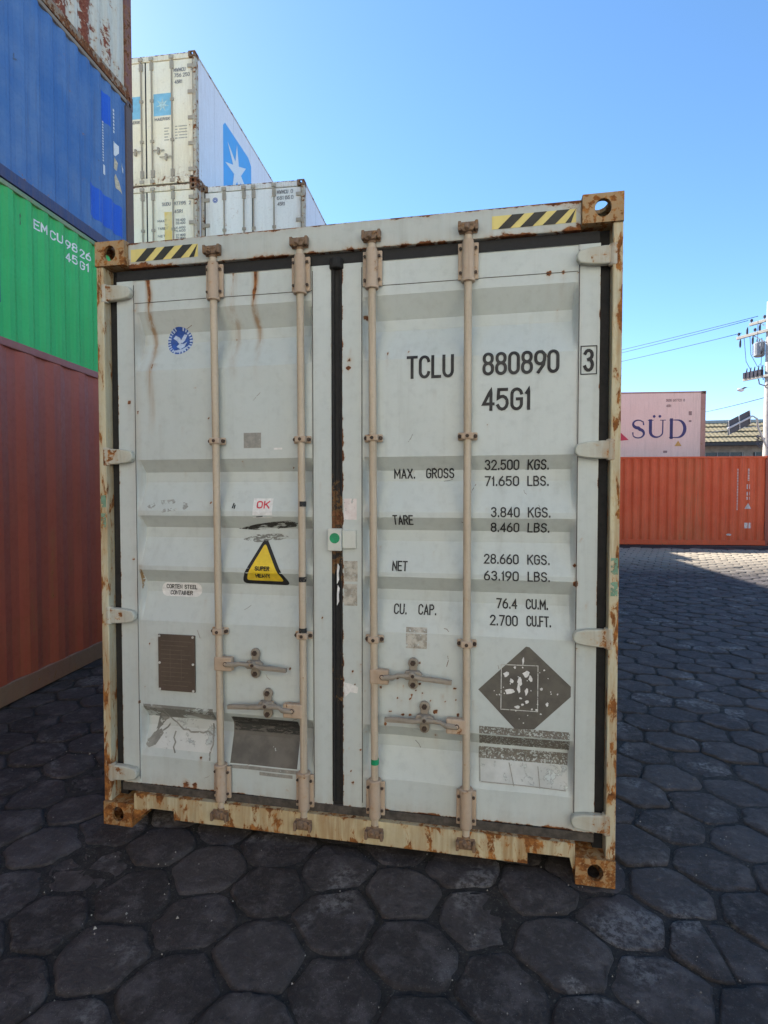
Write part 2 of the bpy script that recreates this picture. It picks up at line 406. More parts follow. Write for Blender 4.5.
def shell(root, wall, rail, post, castm, LL=L, HH=H, flat=False, depth=.036, front=True, attr_r=None, attr_l=None, wear=None, zr=.12, roofm=None, corr=(.17,.276)):
    r1 = side_wall('side_wall', wall, root, 1, LL, HH, depth, attr_r, zr, flat, corr)
    r2 = side_wall('side_wall', wall, root, -1, LL, HH, depth, attr_l, .5, flat)
    for s in (1,-1):
        a,b = sorted((s*(W/2-.001), s*(W/2-.061)))
        MB().gbox(a,b,.179,LL-.179,HH-.075,HH-.012,.08).build('top_rail', rail, root, attr=wear, bevel=.006)
        mb = MB().gbox(a,b,.179,LL-.179,.012,.172,.08)
        mb.build('bottom_rail', rail, root, attr=wear, bevel=.006)
        for yy in ((.015,.165),(LL-.205,LL-.008)) if front else ((LL-.205,LL-.008),):
            a,b = sorted((s*(W/2-.002), s*(W/2-.075)))
            MB().gbox(a,b,yy[0],yy[1],.118,HH-.118,.06).build('corner_post', post, root, attr=wear, bevel=.008)
        for y in (0,LL):
            for z in (0,HH):
                mb = MB(); casting(mb, s*W/2, y, z, -s*.162, .178 if y==0 else -.178, .118 if z==0 else -.118,
                    {('x+' if s>0 else 'x-'), ('y-' if y==0 else 'y+'), ('z-' if z==0 else 'z+')})
                mb.build('corner_casting', castm, root, attr=wear, bevel=.006)
    # roof (corrugated across) and plain front end
    ys = trap_breaks(.1,LL-.1); v = []
    for y in ys:
        d = prof_trap(y,depth=.02); v += [(-W/2+.05,y,HH-.02-d),(W/2-.05,y,HH-.02-d)]
    MB().add(v,[(2*i,2*i+1,2*i+3,2*i+2) for i in range(len(ys)-1)]).build('roof', roofm or wall, root)
    xs = [-W/2+.07+ (W-.14)*i/32 for i in range(33)]; v = []
    for i,x in enumerate(xs):
        d = .04 if (i//2)%2 else 0; v += [(x,LL-.03-d,.15),(x,LL-.03-d,HH-.1)]
    MB().add(v,[(2*i,2*i+1,2*i+3,2*i+2) for i in range(32)]).build('end_wall', wall, root)
    MB().box(-W/2+.062,W/2-.062,.15,LL-.15,.13,.16).build('floor', M['dirtyrub'], root)
    for z0,z1,nm in ((HH-.118,HH-.006,'end_header'),(.02,.13,'end_sill')):
        MB().box(-W/2+.162,W/2-.162,LL-.08,LL-.012,z0,z1).build(nm, rail, root, bevel=.005)
    return r1, r2

def hexbolt(mb, x, y, z, r=.010, t=.008):
    v=[(x+r*math.cos(PI/3*k),y,z+r*math.sin(PI/3*k)) for k in range(6)]; v+=[(a,y-t,c) for a,_,c in v]
    mb.add(v,[tuple(range(11,5,-1))]+[(k,(k+1)%6,(k+1)%6+6,k+6) for k in range(6)])

# ================================================================== MAIN CONTAINER
BANDS = [(2.560,2.462,.055),(1.835,1.774,.048),(1.560,1.500,.048),(1.289,1.225,.048),(.598,.537,.048)]
def dprof(z):
    for zt,zb,D in BANDS:
        if zb <= z <= zt: return D*(zt-z)/(zt-zb)
        if zb-.05 <= z < zb: return D
        if zb-.19 < z < zb-.05: return D*(z-(zb-.19))/.14
    return 0.
DOORS = {'L':(-1.133,-.029,-1.040,-.120), 'R':(.021,1.138,.113,1.054)}
DENTS = [(-.85,2.05,.16,.006),(-.35,2.15,.12,.005),(-.75,1.42,.09,.004),(-.30,.95,.13,.006),(-.9,.30,.10,.007),(.28,.55,.10,.006),(.30,1.95,.14,.005),(.80,1.95,.18,.004),(.45,1.05,.10,.005),(.9,.30,.14,.006),(.35,.35,.12,.008),(.75,2.45,.1,.004),(-.45,.30,.09,.005),(.55,1.38,.1,.003)]
def dent(x,z): return sum(d*math.exp(-((x-a)**2+((z-b)*1.3)**2)/(r_*r_)) for a,b,r_,d in DENTS)+.0011*math.sin(x*9+z*3)*math.sin(z*6.5+1)
def surf_y(x, z):
    for x0,x1,p0,p1 in DOORS.values():
        if x0 <= x <= x1:
            if p0 < x < p1:
                e = min(1, min(x-p0, p1-x)/.020); return .049+dprof(z)*e+dent(x,z)*e
            return .045
    return .055
def dsurf(u,v,off): return (u, surf_y(u,v)-off, v)
rs = np.random.default_rng(3)
def wear_field(V, drips, spots, edges, grime_rects=(), stains=()):
    x,z = V[:,0],V[:,2]; w_=np.zeros(len(V)); s=np.zeros(len(V)); g=np.zeros(len(V))
    for dx,zt,zb,wd,st in drips:
        t = np.clip((zt-z)/(zt-zb),0,1); ins = (z<=zt+.01)&(z>=zb-.02)
        wob = .006*np.sin(z*23+dx*9)
        s = np.maximum(s, ins*st*(1-t)**.7*np.exp(-((x-dx-wob)/(wd))**2))
        w_ = np.maximum(w_, ins*st*.8*(1-t)**2.5*np.exp(-((x-dx-wob)/(wd*.45))**2))
    for sx,sz,r_,st in spots:
        d = np.hypot(x-sx,z-sz); w_ = np.maximum(w_, st*np.exp(-(d/r_)**2))
        s = np.maximum(s, .55*st*np.exp(-((x-sx)/(r_*.9))**2)*np.where(z<sz, np.exp(-(sz-z)/(r_*4)), np.exp(-((z-sz)/r_)**2)))
    for kind,c,wd,st in edges:
        d = np.abs((x if kind=='x' else z)-c); w_ = np.maximum(w_, st*np.exp(-d/wd))
    for kind,c,wd,st in stains:
        d = np.abs((x if kind=='x' else z)-c); s = np.maximum(s, st*np.exp(-d/wd))
    for x0,x1,z0,z1,st in grime_rects:
        g = np.maximum(g, st*((x>x0)&(x<x1)&(z>z0)&(z<z1)))
    return w_,s,g

MAINL = 'light grey shipping container with closed double doors, tan locking rods and rusty lower sill'
main = empty('shipping_container', (0,0,0), 0, label=MAINL, cat='container')
gbase = plain('x',(0,0,0))
def wpost(V):
    x,y,z = V.T; n = np.sin(z*7+x*3)*.5+.5
    return np.clip(.19+.26*np.exp(-z/.3)+.14*n*np.exp(-np.abs(z-1.1)/.5)+.2*np.exp(-np.abs(z-H)/.15)+.12*np.exp(-np.abs(np.abs(x)-1.219)/.003),0,1), .35+.45*n, np.zeros(len(V))
shell(main, M['frame'], M['frame'], M['post'], paint('rusty_casting_paint',(.40,.29,.17),(.30,.21,.12),bias=.08,streak=.6,rough=.7,scale=2.6,rust_c=ORG), front=False,
      wear=lambda V: (np.where(V[:,2]<.2,.34,.22)+0*V[:,0], np.where(V[:,2]<.2,1.,.5)+0*V[:,0], 0*V[:,0]))
for s in (-1,1):
    a,b = sorted((s*1.219, s*1.180))
    MB().gbox(a,b,.010,.150,.118,2.778,.02).build('corner_post', M['post'], main, attr=wpost, bevel=.004)
    a,b = sorted((s*1.180, s*1.137))
    MB().gbox(a,b,.085,.150,.118,2.778,.05).build('corner_post_return', M['rubber'], main)
# green paint smears on the posts
gsm = decal('green_smear',(.20,.36,.25),.50,35)
for (u,v0,v1) in ((1.2,1.33,1.40),(1.2,1.24,1.30),(-1.198,1.60,1.66),(-1.199,1.50,1.57)):
    mb = MB(); rect(mb,u-.014,u+.014,v0,v1,lambda a,b,o:(a,.010-o,b),off=.001); mb.build('paint_smear', gsm, main, label='green paint smear on a corner post')
# header
def whead(V):
    x,y,z = V.T
    return np.clip(.70*np.exp(-np.abs(z-2.893)/.014)+.42*np.exp(-np.abs(z-2.767)/.02)+.35*np.exp(-np.abs(np.abs(x)-1.05)/.09),0,1), .35*np.exp(-np.abs(z-2.767)/.03)+.35*np.exp(-np.abs(z-2.893)/.02), .55*np.exp(-np.abs(z-2.893)/.02)
hd = MB().gbox(-1.057,1.057,.030,.120,2.767,2.890,.012).build('door_header', M['frame'], main, attr=whead, bevel=.004)
MB().gbox(-1.135,1.135,.052,.12,2.712,2.766,.05).build('header_gasket', M['rubber'], main)
def hsurf(u,v,off): return (u,.030-off,v)
for x0,x1,z0,z1 in ((-1.041,-.684,2.797,2.857),(.691,1.036,2.799,2.855)):
    mb = MB(); rect(mb,x0,x1,z0,z1,hsurf,off=.001); o = mb.build('hazard_stripe', M['stripe_y'], main)
    mb = MB(); h = z1-z0; n = 4; stp = (x1-x0)/3.75
    for i in range(n):
        a = x0+.045+i*stp - .02; b = min(a+.052, x1-.001)
        ty = [(a,z0),(b if b+h<=x1 else x1-.02,z0),(min(b+h*1.05,x1-.001),z1),(min(a+h*1.05,x1-.001),z1)]
        if a+h > x1+.03: continue
        fill(mb, ty, hsurf, off=.0022)
    mb.build('black_stripe', M['stripe_k'], o)
# sill
def wsill(V):
    x,y,z = V.T; n = .5+.5*np.sin(x*11+2)*np.sin(x*4.3+1); n2=.5+.5*np.sin(x*31)
    return np.clip(.06+.12*n+.16*np.exp(-(z-.055)/.010)+.12*np.exp(-(.166-z)/.015)+.07*n2+.16*np.exp(-np.abs(np.abs(x)-.95)/.12),0,1), np.clip(.35+.65*n,0,1), .0*x
sm = paint('rusty_cream_sill_paint',(.58,.51,.32),(.49,.48,.36),bias=0.05,streak=.75,rough=.65,scale=2.4,rust_c=ORG,rsc=(1,1,.45))
mb = MB().gbox(-.836,.859,.015,.13,.055,.166,.011).gbox(-1.057,-.8365,.017,.13,.098,.166,.011).gbox(.8595,1.057,.017,.13,.103,.166,.011)
mb.prism([(-1.057,.035),(-1.03,.045),(-.965,.0975),(-1.057,.0975)],.017,.12)
mb.prism([(1.057,.05),(1.045,.06),(1.035,.1025),(1.057,.1025)],.017,.12)
mb.prism([(-.8364,.105),(-.836,.060),(-.829,.050),(-.829,.105)],.0125,.05)
sill = mb.build('door_sill', sm, main, attr=wsill)
MB().gbox(-1.135,1.135,.040,.13,.1665,.205,.05).build('sill_gasket', M['dirtyrub'], main)
MB().gbox(-1.137,1.137,.045,.16,.1665,.19,.05).box(-1.05,1.05,.131,.2,.06,.16).build('sill_back_plate', M['dirtyrub'], main)

def rod(xt, xb, door, name='lock_rod'):
    X = lambda z: xb+(xt-xb)*(z-.3)/(2.6-.3)
    def P(z,dy=0): return (X(z),.020+dy,z)
    MB().tube([P(z) for z in (.14,.3,1,1.7,2.3,2.80)],.0172,18).build('lock_rod', M['tan'], door, smooth='auto')
    # top and bottom bearing brackets
    for zc,up in ((2.675,1),(.265,-1)):
        x = X(zc); mb = MB(); mb.box(x-.044,x+.044,.030,.044,zc-.078,zc+.078)
        mb.tube([P(zc-.085),P(zc-.083),P(zc+.07),P(zc+.085)],[.024,.027,.026,.023],18)
        mb.tube([P(zc-up*.088-.006),P(zc-up*.088+.006)],.031,18)
        for sx in (-.033,.033):
            for sz in (-.055,0,.055) if False else (-.052,.052): hexbolt(mb,x+sx,.031,zc+sz,.0085,.008)
        mb.build('rod_bracket', M['tanr'], door, smooth='auto', bevel=.003)
        for sx in (-.033,.033):
            for sz in (-.052,.052): MB().tube([(x+sx,.024,zc+sz),(x+sx,.018,zc+sz)],.0065,10).build('bolt', M['bolt'], door)
    for zc in (1.918,1.005):
        x = X(zc); mb = MB(); mb.box(x-.043,x+.043,.032,.044,zc-.018,zc+.018)
        mb.box(x-.026,x+.026,-.002,.033,zc-.015,zc+.015)
        mb.build('rod_bracket', M['tanr'], door, bevel=.006)
        for q0,q1,q2,q3 in ((x-.034,.033,.022,.009),(x+.034,.033,.022,.009),(x,-.001,-.006,.008)): MB().tube([(q0,q1,zc),(q0,q2,zc)],q3,8).build('bolt', M['bolt'], door)
    # cam heads (turned) at both ends
    for zc,s in ((2.808,1),(.118,-1)):
        x = X(zc); mb = MB()
        mb.tube([P(zc-s*.03),P(zc)],.019,14)
        mb.prism([(x-.034,zc-.008*s),(x-.016,zc-.020*s),(x+.020,zc-.016*s),(x+.034,zc+.004*s),(x+.027,zc+.020*s),(x+.008,zc+.013*s),(x-.006,zc+.020*s),(x-.028,zc+.014*s)],-.008,.026)
        mb.tube([(x-.006,-.016,zc-.014*s),(x-.002,-.006,zc+.008*s)],.011,8)
        mb.tube([(x+.016,-.012,zc+.006*s),(x+.020,.018,zc+.02*s)],.009,8)
        mb.build('rod_cam', M['cam'], door, bevel=.004)
    # keepers on the header / sill
    for zc,par,yb in ((2.815,hd,.0298),(.112,sill,.0148)):
        x = X(zc); mb = MB()
        mb.box(x-.040,x+.040,yb-.008,yb-.0005,zc-.026,zc+.026)
        for sg in (-1,1): mb.box(x+sg*.036-.007,x+sg*.036+.007,yb-.034,yb-.006,zc-.020,zc+.020)
        mb.build('cam_keeper', M['cam'], par, bevel=.004)

def handle(door, hub, ret, end, rodx):
    (hx,hz),(rx,rz),(ex,ez) = hub,ret,end; s = 1 if ex > hx else -1
    mb = MB()
    pts = [(hx+s*.0,.000,hz),(hx+s*.05,-.004,hz+.004),((hx+rx)/2,.002,(hz+rz)/2+.004),(rx,-.006,rz),(rx+s*.05,-.002,rz-.012),(ex-s*.06,-.002,ez+.006),(ex,0,ez)]
    mb.tube(pts,[.013,.012,.010,.012,.011,.011,.009],10)
    mb.tube([(rx+s*.035,-.002,rz-.008),(ex,.0,ez)],[.014,.013],4)
    mb.build('handle', M['steel'], door, smooth='auto')
    mb = MB()
    xa,xb_ = sorted((rodx, hx+s*.028))
    mb.box(xa-.02,xb_,.000,.034,hz-.034,hz+.034)
    hexbolt(mb,hx,.001,hz+.004,.013,.012)
    mb.build('handle_hub', M['tanr'], door, bevel=.008)
    mb = MB()
    for dz in (.047,-.047): mb.prism([(rx+.023*math.cos(2*PI*k/14),rz+dz+.025*math.sin(2*PI*k/14)) for k in range(14)],.026,.044)
    mb.prism([(rx-.018,rz+.045),(rx-.018,rz-.045),(rx+.018,rz-.045),(rx+.018,rz+.045)],.0265,.0435)
    mb.prism([(rx-.046,rz-.010),(rx-.030,rz+.018),(rx+.030,rz+.018),(rx+.046,rz+.002),(rx+.030,rz-.020),(rx-.030,rz-.022)],.002,.0262)
    mb.tube([(rx,.010,rz+.002),(rx,-.016,rz+.002)],[.019,.015],12)
    mb.build('handle_retainer', M['steel'], door, smooth='auto', bevel=.003)
    for dz in (.050,-.050):
        mb = MB(); hexbolt(mb,rx,.026,rz+dz,.012,.011); mb.build('bolt', M['bolt'], door)
    mb = MB(); mb.tube([(rx+.004,-.0155,rz+.002),(rx+.004,-.021,rz+.002)],.008,8); mb.build('bolt', M['bolt'], door)
    mb = MB(); mb.tube([(hx,-.0005,hz+.004),(hx,-.010,hz+.004)],.011,8); mb.build('bolt', M['bolt'], door)
def hinge(door, s, z, m):
    # strap from the corner post to the door edge, thick knuckle at the post
    mb = MB(); x0,x1 = s*1.200, s*1.052
    pl = [(x0,z-.037),(s*1.150,z-.038),(s*1.09,z-.034),(x1,z-.026),(s*1.040,z-.010),(s*1.040,z+.010),(x1,z+.026),(s*1.09,z+.034),(s*1.150,z+.038),(x0,z+.037)]
    if s > 0: pl = pl[::-1]
    mb.prism(pl,.012,.044)
    mb.tube([(s*1.186,.028,z-.045),(s*1.186,.028,z+.045)],.021,14)
    return mb.build('hinge', M['hinge'], door, smooth='auto', bevel=.005, attr=lambda V:(np.clip(.05+.40*np.exp(-np.abs(np.abs(V[:,0])-1.20)/.03),0,1), .9*np.exp(-np.abs(np.abs(V[:,0])-1.2)/.06), 0*V[:,0]))

def build_door(key):
    x0,x1,p0,p1 = DOORS[key]; z0,z1 = .205,2.713
    bx = sorted(set([x0,x1,p0,p1,p0+.022,p1-.022,p0-.0015,p1+.0015]+[round(a,4) for a in np.arange(x0,x1,.0095)]))
    xs=[bx[0]]
    for a in bx[1:]:
        if a-xs[-1] > .0012: xs.append(a)
    bz = set([z0,z1])
    for zt,zb,D in BANDS: bz |= {zt,zb,zb-.05,zb-.19}
    bz = sorted(bz|set(round(a,4) for a in np.arange(z0,z1,.0105)))
    zs=[bz[0]]
    for a in bz[1:]:
        if a-zs[-1] > .0012: zs.append(a)
    nx,nz = len(xs),len(zs); v=[(x,surf_y(min(max(x,x0+1e-6),x1-1e-6),z),z) for x in xs for z in zs]
    f=[(i*nz+j,(i+1)*nz+j,(i+1)*nz+j+1,i*nz+j+1) for i in range(nx-1) for j in range(nz-1)]
    mb = MB().add(v,f)
    yb=.11
    for A,B,C_ in (((x0,.045,z0),(x0,.045,z1),(x0,yb,z0)),((x1,.045,z1),(x1,.045,z0),(x1,yb,z1)),((x1,.045,z0),(x0,.045,z0),(x1,yb,z0)),((x0,.045,z1),(x1,.045,z1),(x0,yb,z1))): mb.grid(A,B,C_,8,1)
    if key=='L':
        drips=[(-.962,2.715,2.26,.016,2.2),(-.955,2.3,1.95,.02,.8),(-.408,2.71,2.32,.014,2.2),(-.40,2.35,2.2,.012,.35),(-.52,2.71,2.2,.018,1.1),(-1.03,2.6,1.9,.03,.35),(-1.035,1.3,.9,.014,.55),(-.55,2.6,2.3,.012,.3)]
        spots=[(-1.07,2.12,.012,.9),(-1.03,2.07,.008,.8),(-1.06,1.34,.01,.7),(-.98,.915,.008,.8),(-.79,.225,.035,.55),(-.74,.222,.02,.6),(-.71,.36,.012,.8),(-.78,.39,.01,.7),(-1.04,.62,.012,.8),(-.08,1.09,.008,.6),(-.72,2.18,.006,.6),(-.60,.25,.03,.4),(-.06,.33,.012,.5),(-.25,.25,.02,.5)]
        for _ in range(34): spots.append((rs.uniform(-1.1,-.05), rs.uniform(.24,2.6), rs.uniform(.004,.008), rs.uniform(.4,.8)))
        edges=[('x',-.029,.006,.40),('z',.205,.012,.45),('x',-1.133,.004,.35)]
        stains=[('x',-1.036,.018,.38),('x',-.118,.010,.22),('z',.22,.03,.25)]
    else:
        drips=[(.145,2.1,1.9,.012,.3),(1.05,1.0,.5,.012,.35),(.99,2.6,2.5,.010,.5),(.135,1.2,.7,.02,.3),(.60,.6,.3,.02,.3),(1.10,1.2,.9,.012,.3)]
        spots=[(.055,2.28,.022,.7),(.05,2.24,.014,.8),(.06,2.32,.008,.7),(.135,2.47,.018,.8),(.93,2.605,.014,.7),(.99,2.604,.012,.8),(1.05,2.6,.01,.6),(.86,2.44,.008,.6),(.97,2.46,.008,.6),(.23,2.30,.009,.9),(.15,.98,.014,.6),(1.05,1.36,.012,.7),(1.05,1.28,.01,.7),(1.06,1.0,.01,.8)]
        for _ in range(46): spots.append((rs.normal(.36,.12), rs.normal(.74,.10), rs.uniform(.005,.011), rs.uniform(.5,.9)))
        for _ in range(14): spots.append((rs.normal(.08,.03), rs.uniform(.3,.9), rs.uniform(.005,.012), rs.uniform(.5,.9)))
        for _ in range(30): spots.append((rs.uniform(.05,1.1), rs.uniform(.24,2.6), rs.uniform(.003,.007), rs.uniform(.4,.7)))
        edges=[('x',.021,.010,.50),('z',.205,.014,.5),('x',1.138,.004,.35)]
        stains=[('x',.13,.015,.3),('x',1.052,.010,.28),('z',.22,.03,.25)]
    spots=np.array(spots)
    o = mb.build('door', M['door'], main, attr=lambda V: wear_field(V,drips,spots,edges,(),stains), weld=False)
    return o
dL = build_door('L'); dR = build_door('R')
dL['label'] = 'left door with triangular warning sticker and round blue sticker'; dR['label'] = 'right door with black stencilled numbers and dark diamond'
# panel seams: dark hairlines between sheet and frame
for d,key in ((dL,'L'),(dR,'R')):
    x0,x1,p0,p1 = DOORS[key]; mb = MB()
    for x in (p0,p1): add_strokes(mb,[[(x,.23),(x,2.69)]],.0035,lambda u,v,o:(u,.045-o,v),off=.0006,step=.2)
    add_strokes(mb,[[(p0+.003,2.604),(p1-.003,2.604)]],.003,dsurf,off=.0012,step=.02)
    mb.build('panel_seam', M['dirtyrub'], d)
    # perimeter gasket
    mb = MB()
    for x in ((-1.179,-1.1335),) if key=='L' else ((1.1385,1.179),): mb.gbox(x[0],x[1],.060,.084,.206,2.711,.1)
    if key=='L': mb.gbox(-.0285,.0205,.050,.09,.206,2.711,.02); zz_=np.linspace(.22,2.70,120); mb.tube([(-.022,.046,z) for z in zz_],.009,8); mb.tube([(.014,.050,z) for z in zz_],.007,8); mb.tube([(-.004,.044,2.690),(-.004,.044,2.735)],.033,12)
    mb.build('gasket', M['gask'], d, bevel=.004, weld=False, attr=lambda V:(np.where(np.abs(V[:,0])<.1,.55,0)*np.clip(np.exp(-((V[:,2]-1.5)/.28)**2)+.5*np.exp(-((V[:,2]-.75)/.2)**2),0,1),0*V[:,0],0*V[:,0]))
rod(-.601,-.585,dL); rod(-.171,-.163,dL); rod(.166,.178,dR); rod(.591,.593,dR)
handle(dL,(-.545,.852),(-.408,.858),(-.240,.842),-.588)
handle(dL,(-.212,.650),(-.346,.668),(-.535,.650),-.165)
handle(dR,(.216,.838),(.353,.855),(.529,.835),.177)
handle(dR,(.552,.638),(.405,.660),(.228,.648),.593)
for z in (2.652,1.851,1.058,.262):
    hinge(dL,-1,z,M['frame']); hinge(dR,1,z,M['frame'])
# --- lettering on the right door
M['stencil'] = decal('black_stencil_paint',(.020,.020,.022),.64,38,(.045,.045,.045),soft=.05)
def put(door, rows, m=M['stencil'], wd=None, label=None):
    for s,u0,u1,v0,v1 in rows:
        mb = MB(); text(mb,s,u0,u1,v0,v1,dsurf,wd=wd or (v1-v0)*.15)
        o = mb.build('lettering', m, door)
        if label: o['label']=label
put(dR,[('TCLU',.325,.523,2.187,2.277),('880890',.660,.970,2.189,2.276)],wd=.0135,label='black container number')
mb = MB(); text(mb,'3',1.078,1.109,2.187,2.270,dsurf,wd=.0135)
add_strokes(mb,[[(1.063,2.171),(1.126,2.171),(1.126,2.288),(1.063,2.288),(1.063,2.171)]],.004,dsurf)
mb.build('lettering', M['black'], dR, label='boxed black check digit')
put(dR,[('45G1',.660,.853,2.035,2.120)],wd=.0135,label='black type code')
for rws in ([('MAX.',.257,.350,1.739,1.779),('GROSS',.405,.527,1.740,1.780)],
            [('32.500',.668,.812,1.775,1.814),('KGS.',.853,.939,1.775,1.814)],[('71.650',.668,.812,1.704,1.743),('LBS.',.853,.939,1.704,1.743)],
            [('TARE',.257,.345,1.528,1.568)],[('3.840',.696,.814,1.567,1.606),('KGS.',.854,.944,1.567,1.606)],[('8.460',.696,.814,1.499,1.537),('LBS.',.855,.944,1.499,1.537)],
            [('NET',.255,.320,1.319,1.358)],[('28.660',.667,.812,1.360,1.397),('KGS.',.854,.944,1.360,1.397)],[('63.190',.668,.812,1.288,1.325),('LBS.',.855,.944,1.288,1.325)],
            [('CU.',.259,.314,1.116,1.157),('CAP.',.372,.450,1.117,1.158)],[('76.4',.722,.808,1.158,1.197),('CU.M.',.851,.941,1.159,1.198)],[('2.700',.695,.810,1.086,1.125),('CU.FT.',.853,.952,1.088,1.127)]):
    put(dR,rws,wd=.0062)
# --- marks on the right door
def patch(door, name, m, poly=None, r=None, off=.001, **k):
    mb = MB()
    if r: rect(mb,*r,dsurf,off=off)
    else: fill(mb,poly,dsurf,off=off)
    return mb.build(name, m, door, **k)
dia = patch(dR,'diamond_placard',M['diam'],poly=[(.848,1.000),(.862,.998),(1.037,.835),(1.037,.790),(.885,.636),(.805,.629),(.643,.797)],label='dark residue of a diamond placard with white specks')
dR_=dR
mb = MB(); add_strokes(mb,[[(.743,.915),(.899,.918),(.899,.716),(.742,.716),(.743,.915)]],.0035,dsurf,off=.0025); mb.build('inner_border', decal('worn_white_line',(.62,.62,.58),.56,120), dia)
mb = MB()
sp = [(.764,.872,.012,.012),(.787,.845,.008,.012),(.823,.845,.010,.017),(.850,.878,.014,.013),(.868,.860,.008,.014),(.778,.797,.020,.014),(.818,.815,.007,.02),(.851,.80,.007,.016),(.801,.905,.005,.005),(.826,.770,.006,.005),(.853,.755,.008,.009),(.834,.742,.006,.006),(.813,.730,.012,.006),(.875,.724,.004,.004),(.894,.723,.005,.005),(.914,.816,.006,.006),(.939,.750,.006,.008),(.927,.695,.006,.012),(.912,.706,.004,.004),(.948,.728,.004,.004),(.836,.935,.004,.018),(.925,.90,.004,.004),(.754,.912,.010,.008)]
for i in range(36): sp.append((rs.uniform(.70,.99),rs.uniform(.66,.95),rs.uniform(.0015,.0035),rs.uniform(.002,.004)))
for a,b,c,d in sp:
    if abs(a-.845)+abs(b-.81) > .175: continue
    n=9; ph=rs.uniform(0,6); pl=[(a+c*(1+.3*math.sin(3*t+ph))*math.cos(t),b+d*(1+.3*math.sin(2*t+ph))*math.sin(t)) for t in [2*PI*k/n for k in range(n)]]
    fill(mb,pl,dsurf,off=.0021,step=.02)
mb.build('white_specks', M['white'], dia)
patch(dR,'residue_strip',M['speck'],r=(.648,1.036,.536,.634),off=.001)
patch(dR,'residue_strip',M['speck'],r=(.645,1.034,.470,.522),off=.0012)
patch(dR,'residue_strip',M['torn'],r=(.650,1.030,.372,.468),off=.0012)
mb = MB(); add_strokes(mb,[[(.780,.46),(.79,.42),(.80,.372)],[(.905,.455),(.910,.40),(.912,.372)],[(.66,.378),(.84,.376),(1.02,.372)],[(.65,.47),(.652,.38)]],.004,dsurf,off=.003); mb.build('residue_edge', M['gres'], dR)
patch(dR,'residue_patch',M['silver'],r=(.317,.413,.965,1.060))
patch(dR,'residue_patch',M['silver'],r=(.028,.092,1.262,1.357)); patch(dR,'residue_patch',M['silver'],r=(.028,.090,1.150,1.250))
patch(dR,'residue_patch',M['pinkres'],r=(.028,.088,1.548,1.645))
patch(dR,'residue_patch',M['white'],poly=[(.024,.79),(.06,.785),(.094,.77),(.090,.742),(.055,.745),(.03,.72)])
mb = MB().box(-.042,.022,.012,.040,1.405,1.508).box(.0225,.088,.030,.0445,1.415,1.500)
seal = mb.build('seal_box', paint('seal_box_paint',(.55,.57,.52),bias=0,attr=False), dR, bevel=.004, label='small pale box over the door gap with a green dot')
mb = MB(); fill(mb,circ(-.008,1.464,.024),lambda u,v,o:(u,.012-o,v)); mb.build('green_dot', M['green_ink'], seal)
mb = MB()
for zc,c in ((1.30,0),(1.20,1)): mb.prism([(-.004,zc-.05),(.006,zc-.03),(.004,zc),(.009,zc+.03),(0,zc+.045),(-.004,zc+.01)],.034,.038)
mb.build('peeled_gasket', M['white'], dR)
mb = MB(); mb.tube([(.1785,.02,.43),(.1785,.02,.455)],.0185,16,caps=False); mb.build('green_band', M['green_ink'], dR)
tpm = decal('worn_black_tape',(.03,.03,.03),.55,60)
for z in (1.62,1.27,1.03): MB().tube([(-.1655,.02,z-.012),(-.1655,.02,z+.012)],.0180,16,caps=False).build('tape_mark', tpm, dL)
# --- marks on the left door
EX=-.824
es = MB(); fill(es,circ(EX,2.422,.068),dsurf); es = es.build('round_sticker', M['blue_ink'], dL, label='round blue and white sticker with a bird')
mb = MB()
for k in range(26):
    if k in (6,7,19): continue
    g = 2*PI*k/26; c0,s0 = math.cos(g),math.sin(g); ts=[[( EX+c0*.055, 2.422+s0*.055),(EX+c0*.064,2.422+s0*.064)]]
    add_strokes(mb,ts,.0065 if k%3 else .009,dsurf,off=.002)
fill(mb,[(-0.862,2.437),(-0.849,2.452),(-0.827,2.440),(-0.815,2.418),(-0.827,2.405),(-0.842,2.425)],dsurf,off=.0022)
fill(mb,[(-0.822,2.425),(-0.802,2.455),(-0.785,2.452),(-0.799,2.425),(-0.815,2.412)],dsurf,off=.0024)
fill(mb,[(-0.842,2.395),(-0.827,2.412),(-0.807,2.408),(-0.787,2.418),(-0.797,2.392),(-0.817,2.380)],dsurf,off=.0026)
fill(mb,[(-0.862,2.37),(-0.827,2.378),(-0.787,2.384),(-0.775,2.398),(-0.792,2.372),(-0.827,2.362)],dsurf,off=.0028)
mb.build('bird_mark', M['pale_ink'], es)
patch(dL,'residue_patch',M['gres'],r=(-.467,-.379,1.885,1.957))
patch(dL,'white_label',M['white'],r=(-.315,-.273,1.875,1.884))
ok = patch(dL,'ok_sticker',M['white'],r=(-.425,-.326,1.552,1.645),label='white square sticker reading OK')
mb = MB(); text(mb,'OK',-.403,-.343,1.600,1.630,dsurf,wd=.0065,off=.0022); mb.build('lettering', M['red_ink'], ok)
mb = MB(); add_strokes(mb,[[(-.405,1.557),(-.375,1.560)]],.004,dsurf,off=.0022); mb.build('scuff', M['black'], ok)
def rtri(cx,pts,r): 
    out=[]
    n=len(pts)
    for i in range(n):
        p=np.array(pts[i]);a=np.array(pts[i-1]);b=np.array(pts[(i+1)%n])
        u=(a-p)/np.linalg.norm(a-p);v=(b-p)/np.linalg.norm(b-p)
        P0,P2=p+u*r,p+v*r
        for t in np.linspace(0,1,6): out.append(tuple((1-t)**2*P0+2*t*(1-t)*p+t*t*P2))
    return out
tr = patch(dL,'warning_sticker',M['black'],poly=rtri(0,[(-.376,1.463),(-.244,1.226),(-.500,1.230)],.035),label='yellow triangle with black border reading SUPER HEAVY')
